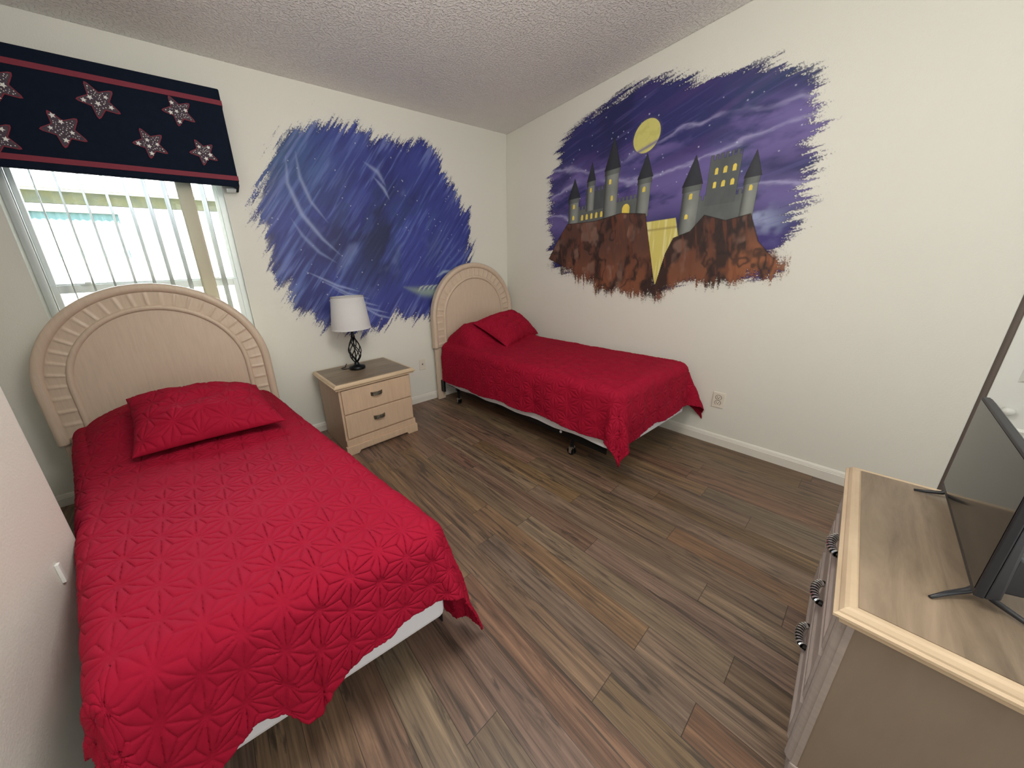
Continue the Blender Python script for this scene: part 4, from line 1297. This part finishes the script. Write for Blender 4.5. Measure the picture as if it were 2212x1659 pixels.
# ================================================================== WALL PLATES
def plate(name, label, loc, facing, kind):
    e = empty(name, loc, {'-y': 0.0, '-x': R_(-90), '+x': R_(90)}[facing])
    tag(e, label, 'outlet')
    bm = bmesh.new()
    r1 = [bm.verts.new((x, 0.0, z)) for x, z in ((-.035, -.057), (.035, -.057), (.035, .057), (-.035, .057))]
    r2 = [bm.verts.new((x * 0.91, -0.006, z * 0.94)) for x, z in ((-.035, -.057), (.035, -.057), (.035, .057), (-.035, .057))]
    for k in range(4): bm.faces.new((r1[k], r1[(k + 1) % 4], r2[(k + 1) % 4], r2[k]))
    bm.faces.new(r2); bm.faces.new(r1[::-1])
    obj('cover_plate', bm, M_plate, e)
    if kind == 'duplex':
        for s in (-1, 1):
            bm = bmesh.new()
            tube(bm, [(0, -0.005, s * 0.0195), (0, -0.0078, s * 0.0195)], 0.0165, 24)
            rc = obj('receptacle', bm, M_plate, e)
            bm = bmesh.new()
            box(bm, -0.0075, -0.0050, -0.0083, -0.0070, s * 0.0195 - 0.0015, s * 0.0195 + 0.0075); box(bm, 0.0050, 0.0075, -0.0083, -0.0070, s * 0.0195 - 0.001, s * 0.0195 + 0.0070)
            tube(bm, [(0, -0.0070, s * 0.0195 - 0.0075), (0, -0.0083, s * 0.0195 - 0.0075)], 0.0030, 10)
            for k in range(14):
                a0 = R_(-60 + 300 * k / 14); a1 = R_(-60 + 300 * (k + 1) / 14)
                tube(bm, [(0.0168 * math.cos(a0), -0.0066, s * 0.0195 + 0.0168 * math.sin(a0)), (0.0168 * math.cos(a1), -0.0066, s * 0.0195 + 0.0168 * math.sin(a1))], 0.0016, 5)
            obj('slots', bm, M_slot, rc)
        bm = bmesh.new(); tube(bm, [(0, -0.0055, 0), (0, -0.0075, 0)], 0.0035, 12); obj('screw', bm, M_chrome, e)
    else:
        bm = bmesh.new(); tube(bm, [(0, -0.005, 0.003), (0, -0.0105, 0.003)], 0.0052, 16); tube(bm, [(0, -0.005, 0.003), (0, -0.0075, 0.003)], 0.0085, 6)
        obj('coaxial_jack', bm, M_bronze, e)
    return e


plate('cable_outlet', 'small ivory cable outlet on the wall right of the nightstand', (-1.183, -0.0005, 0.398), '-y', 'coax')
plate('power_outlet', 'ivory double power outlet on the wall at the foot of the far bed', (-0.0005, -2.130, 0.330), '-x', 'duplex')
tag(obj('wall_clip', bx(-3.2148, -3.206, -1.552, -1.538, 0.455, 0.520), M_starwhite, bevel=0.002), 'small white plastic clip on the near left wall beside the bed', 'clip')

# ================================================================== DRESSER AND TELEVISION
DR = R_(5.0)
dr = empty('dresser', (-1.76, -2.860, 0), DR)
tag(dr, 'pale oak dresser with drawers and striped pulls in the right foreground', 'dresser')
DL, DD, DZ = 0.712, 0.46, 0.585     # local: x along front, -y towards the back
bm = bmesh.new(); box(bm, 0.010, DL - 0.02, -DD, -0.012, 0.03, DZ - 0.035)
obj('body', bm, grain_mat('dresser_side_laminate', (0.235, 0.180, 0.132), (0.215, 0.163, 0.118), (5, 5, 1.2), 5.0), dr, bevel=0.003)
bm = bmesh.new()
# top: moulded on front and ends (front faces local +y)
t_ = moulded_top(dr, -0.012, DL, -0.03, DD, DZ)
t_.rotation_euler = (0, 0, math.pi); t_.location = (DL - 0.012, -0.016, 0)
bm = bmesh.new(); box(bm, 0.009, DL - 0.018, -0.020, -0.010, 0.055, DZ - 0.040)
tube(bm, [(0.026, -0.012, 0.075), (0.026, -0.012, DZ - 0.045)], 0.015, 14)
tube(bm, [(DL - 0.036, -0.012, 0.075), (DL - 0.036, -0.012, DZ - 0.045)], 0.015, 14)
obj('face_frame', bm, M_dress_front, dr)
rows = ((0.410, 0.535), (0.245, 0.392), (0.092, 0.228))
for i, (z0, z1) in enumerate(rows):
    bm = bmesh.new()
    x0, x1 = 0.048, DL - 0.050
    yb_ = -0.011; ring = []
    for ins, y in ((0.0, yb_), (0.0, yb_ + 0.012), (0.004, yb_ + 0.016), (0.016, yb_ + 0.016), (0.022, yb_ + 0.011), (0.028, yb_ + 0.010)):
        ring.append([bm.verts.new(c) for c in ((x0 + ins, y, z0 + ins), (x1 - ins, y, z0 + ins), (x1 - ins, y, z1 - ins), (x0 + ins, y, z1 - ins))])
    for a, b in zip(ring, ring[1:]):
        for k in range(4): bm.faces.new((a[k], a[(k + 1) % 4], b[(k + 1) % 4], b[k]))
    bm.faces.new(ring[-1]); bm.faces.new(ring[0][::-1])
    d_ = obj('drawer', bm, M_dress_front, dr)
    for hx in (0.36,):
        bm = bmesh.new(); bm2 = bmesh.new()
        zc = (0.488, 0.315, 0.138)[i]
        pts = []
        for k in range(13):
            a = math.pi * k / 12
            pts.append((hx - 0.046 * math.cos(a), yb_ + 0.010 + 0.019 * math.sin(a) ** 0.8, zc))
        for k in range(12):
            a_, b_ = Vector(pts[k]), Vector(pts[k + 1])
            tube(bm, [a_, b_], 0.0085, 10)
        for k in range(1, 11):
            c_ = (Vector(pts[k]) + Vector(pts[k + 1])) / 2; dirv = (Vector(pts[k + 1]) - Vector(pts[k])).normalized()
            tube(bm2, [c_ - dirv * 0.0022, c_ + dirv * 0.0022], 0.0100, 10)
        hd = obj('handle', bm, M_zebra_d, d_, smooth=False)
        obj('silver_ridges', bm2, M_zebra_l, hd)
bm = bmesh.new()
box(bm, 0.006, DL - 0.008, -0.045, -0.008, 0.0, 0.075); box(bm, 0.012, DL - 0.014, -0.045, -0.014, 0.075, 0.088)
box(bm, 0.018, 0.045, -DD, -0.045, 0.0, 0.03); box(bm, DL - 0.047, DL - 0.02, -DD, -0.045, 0.0, 0.03)
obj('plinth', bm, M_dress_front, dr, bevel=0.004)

tv = empty('television', (-1.575, -2.995, DZ + 0.001), R_(4.2))
tag(tv, 'small black flat television standing on the dresser', 'television')
TW, TZ0, TZ1 = 0.495, 0.026, 0.300
bm = bmesh.new(); box(bm, 0, TW, -0.012, 0.0, TZ0, TZ1)
obj('bezel', bm, M_tvbody, tv, bevel=0.002)
obj('screen', bx(0.006, TW - 0.006, -0.0005, 0.0008, TZ0 + 0.014, TZ1 - 0.006), M_screen, tv)
bm = bmesh.new()
o1 = [(0.0, -0.012, TZ0), (TW, -0.012, TZ0), (TW, -0.012, TZ1), (0.0, -0.012, TZ1)]
o2 = [(0.010, -0.030, TZ0 + 0.004), (TW - 0.010, -0.030, TZ0 + 0.004), (TW - 0.012, -0.022, TZ1 - 0.012), (0.012, -0.022, TZ1 - 0.012)]
A = [bm.verts.new(c) for c in o1]; B = [bm.verts.new(c) for c in o2]
for k in range(4): bm.faces.new((A[k], A[(k + 1) % 4], B[(k + 1) % 4], B[k]))
bm.faces.new(A[::-1]); bm.faces.new(B)
hs = obj('rear_shell', bm, M_tvbody, tv, bevel=0.003)
bm = bmesh.new()
lo_ = [(0.030, -0.028), (TW - 0.03, -0.028), (TW - 0.05, -0.060), (0.045, -0.060)]
A = [bm.verts.new((x, y, TZ0 + 0.006)) for x, y in lo_]; B = [bm.verts.new((x, y, TZ0 + 0.100 if y > -0.05 else TZ0 + 0.070)) for x, y in lo_]
for k in range(4): bm.faces.new((A[k], A[(k + 1) % 4], B[(k + 1) % 4], B[k]))
bm.faces.new(A[::-1]); bm.faces.new(B)
obj('electronics_housing', bm, M_tvbody, tv, bevel=0.006, segs=3)
for x, fx, rx in ((0.038, -0.028, -0.030), (0.470, 0.466, 0.520)):
    bm = bmesh.new()
    tube(bm, [(fx, 0.044, 0.003), (fx * 0.55 + x * 0.45, 0.024, 0.007), (fx * 0.15 + x * 0.85, 0.0, 0.015), (x, -0.012, 0.028)], [0.0032, 0.0045, 0.0055, 0.007], 8)
    tube(bm, [(rx, -0.105, 0.003), (rx * 0.6 + x * 0.4, -0.070, 0.007), (rx * 0.15 + x * 0.85, -0.028, 0.015), (x, -0.010, 0.028)], [0.0032, 0.0045, 0.0055, 0.007], 8)
    obj('stand_foot', bm, M_tvbody, tv, smooth=True)
bm = bmesh.new()
tube(bm, [(0.07, -0.058, 0.075), (0.05, -0.085, 0.070), (0.02, -0.12, 0.045), (0.01, -0.17, 0.010), (0.06, -0.24, 0.005), (0.16, -0.30, 0.005)], 0.0035, 8)
obj('power_cable', bm, M_black, tv, smooth=True)
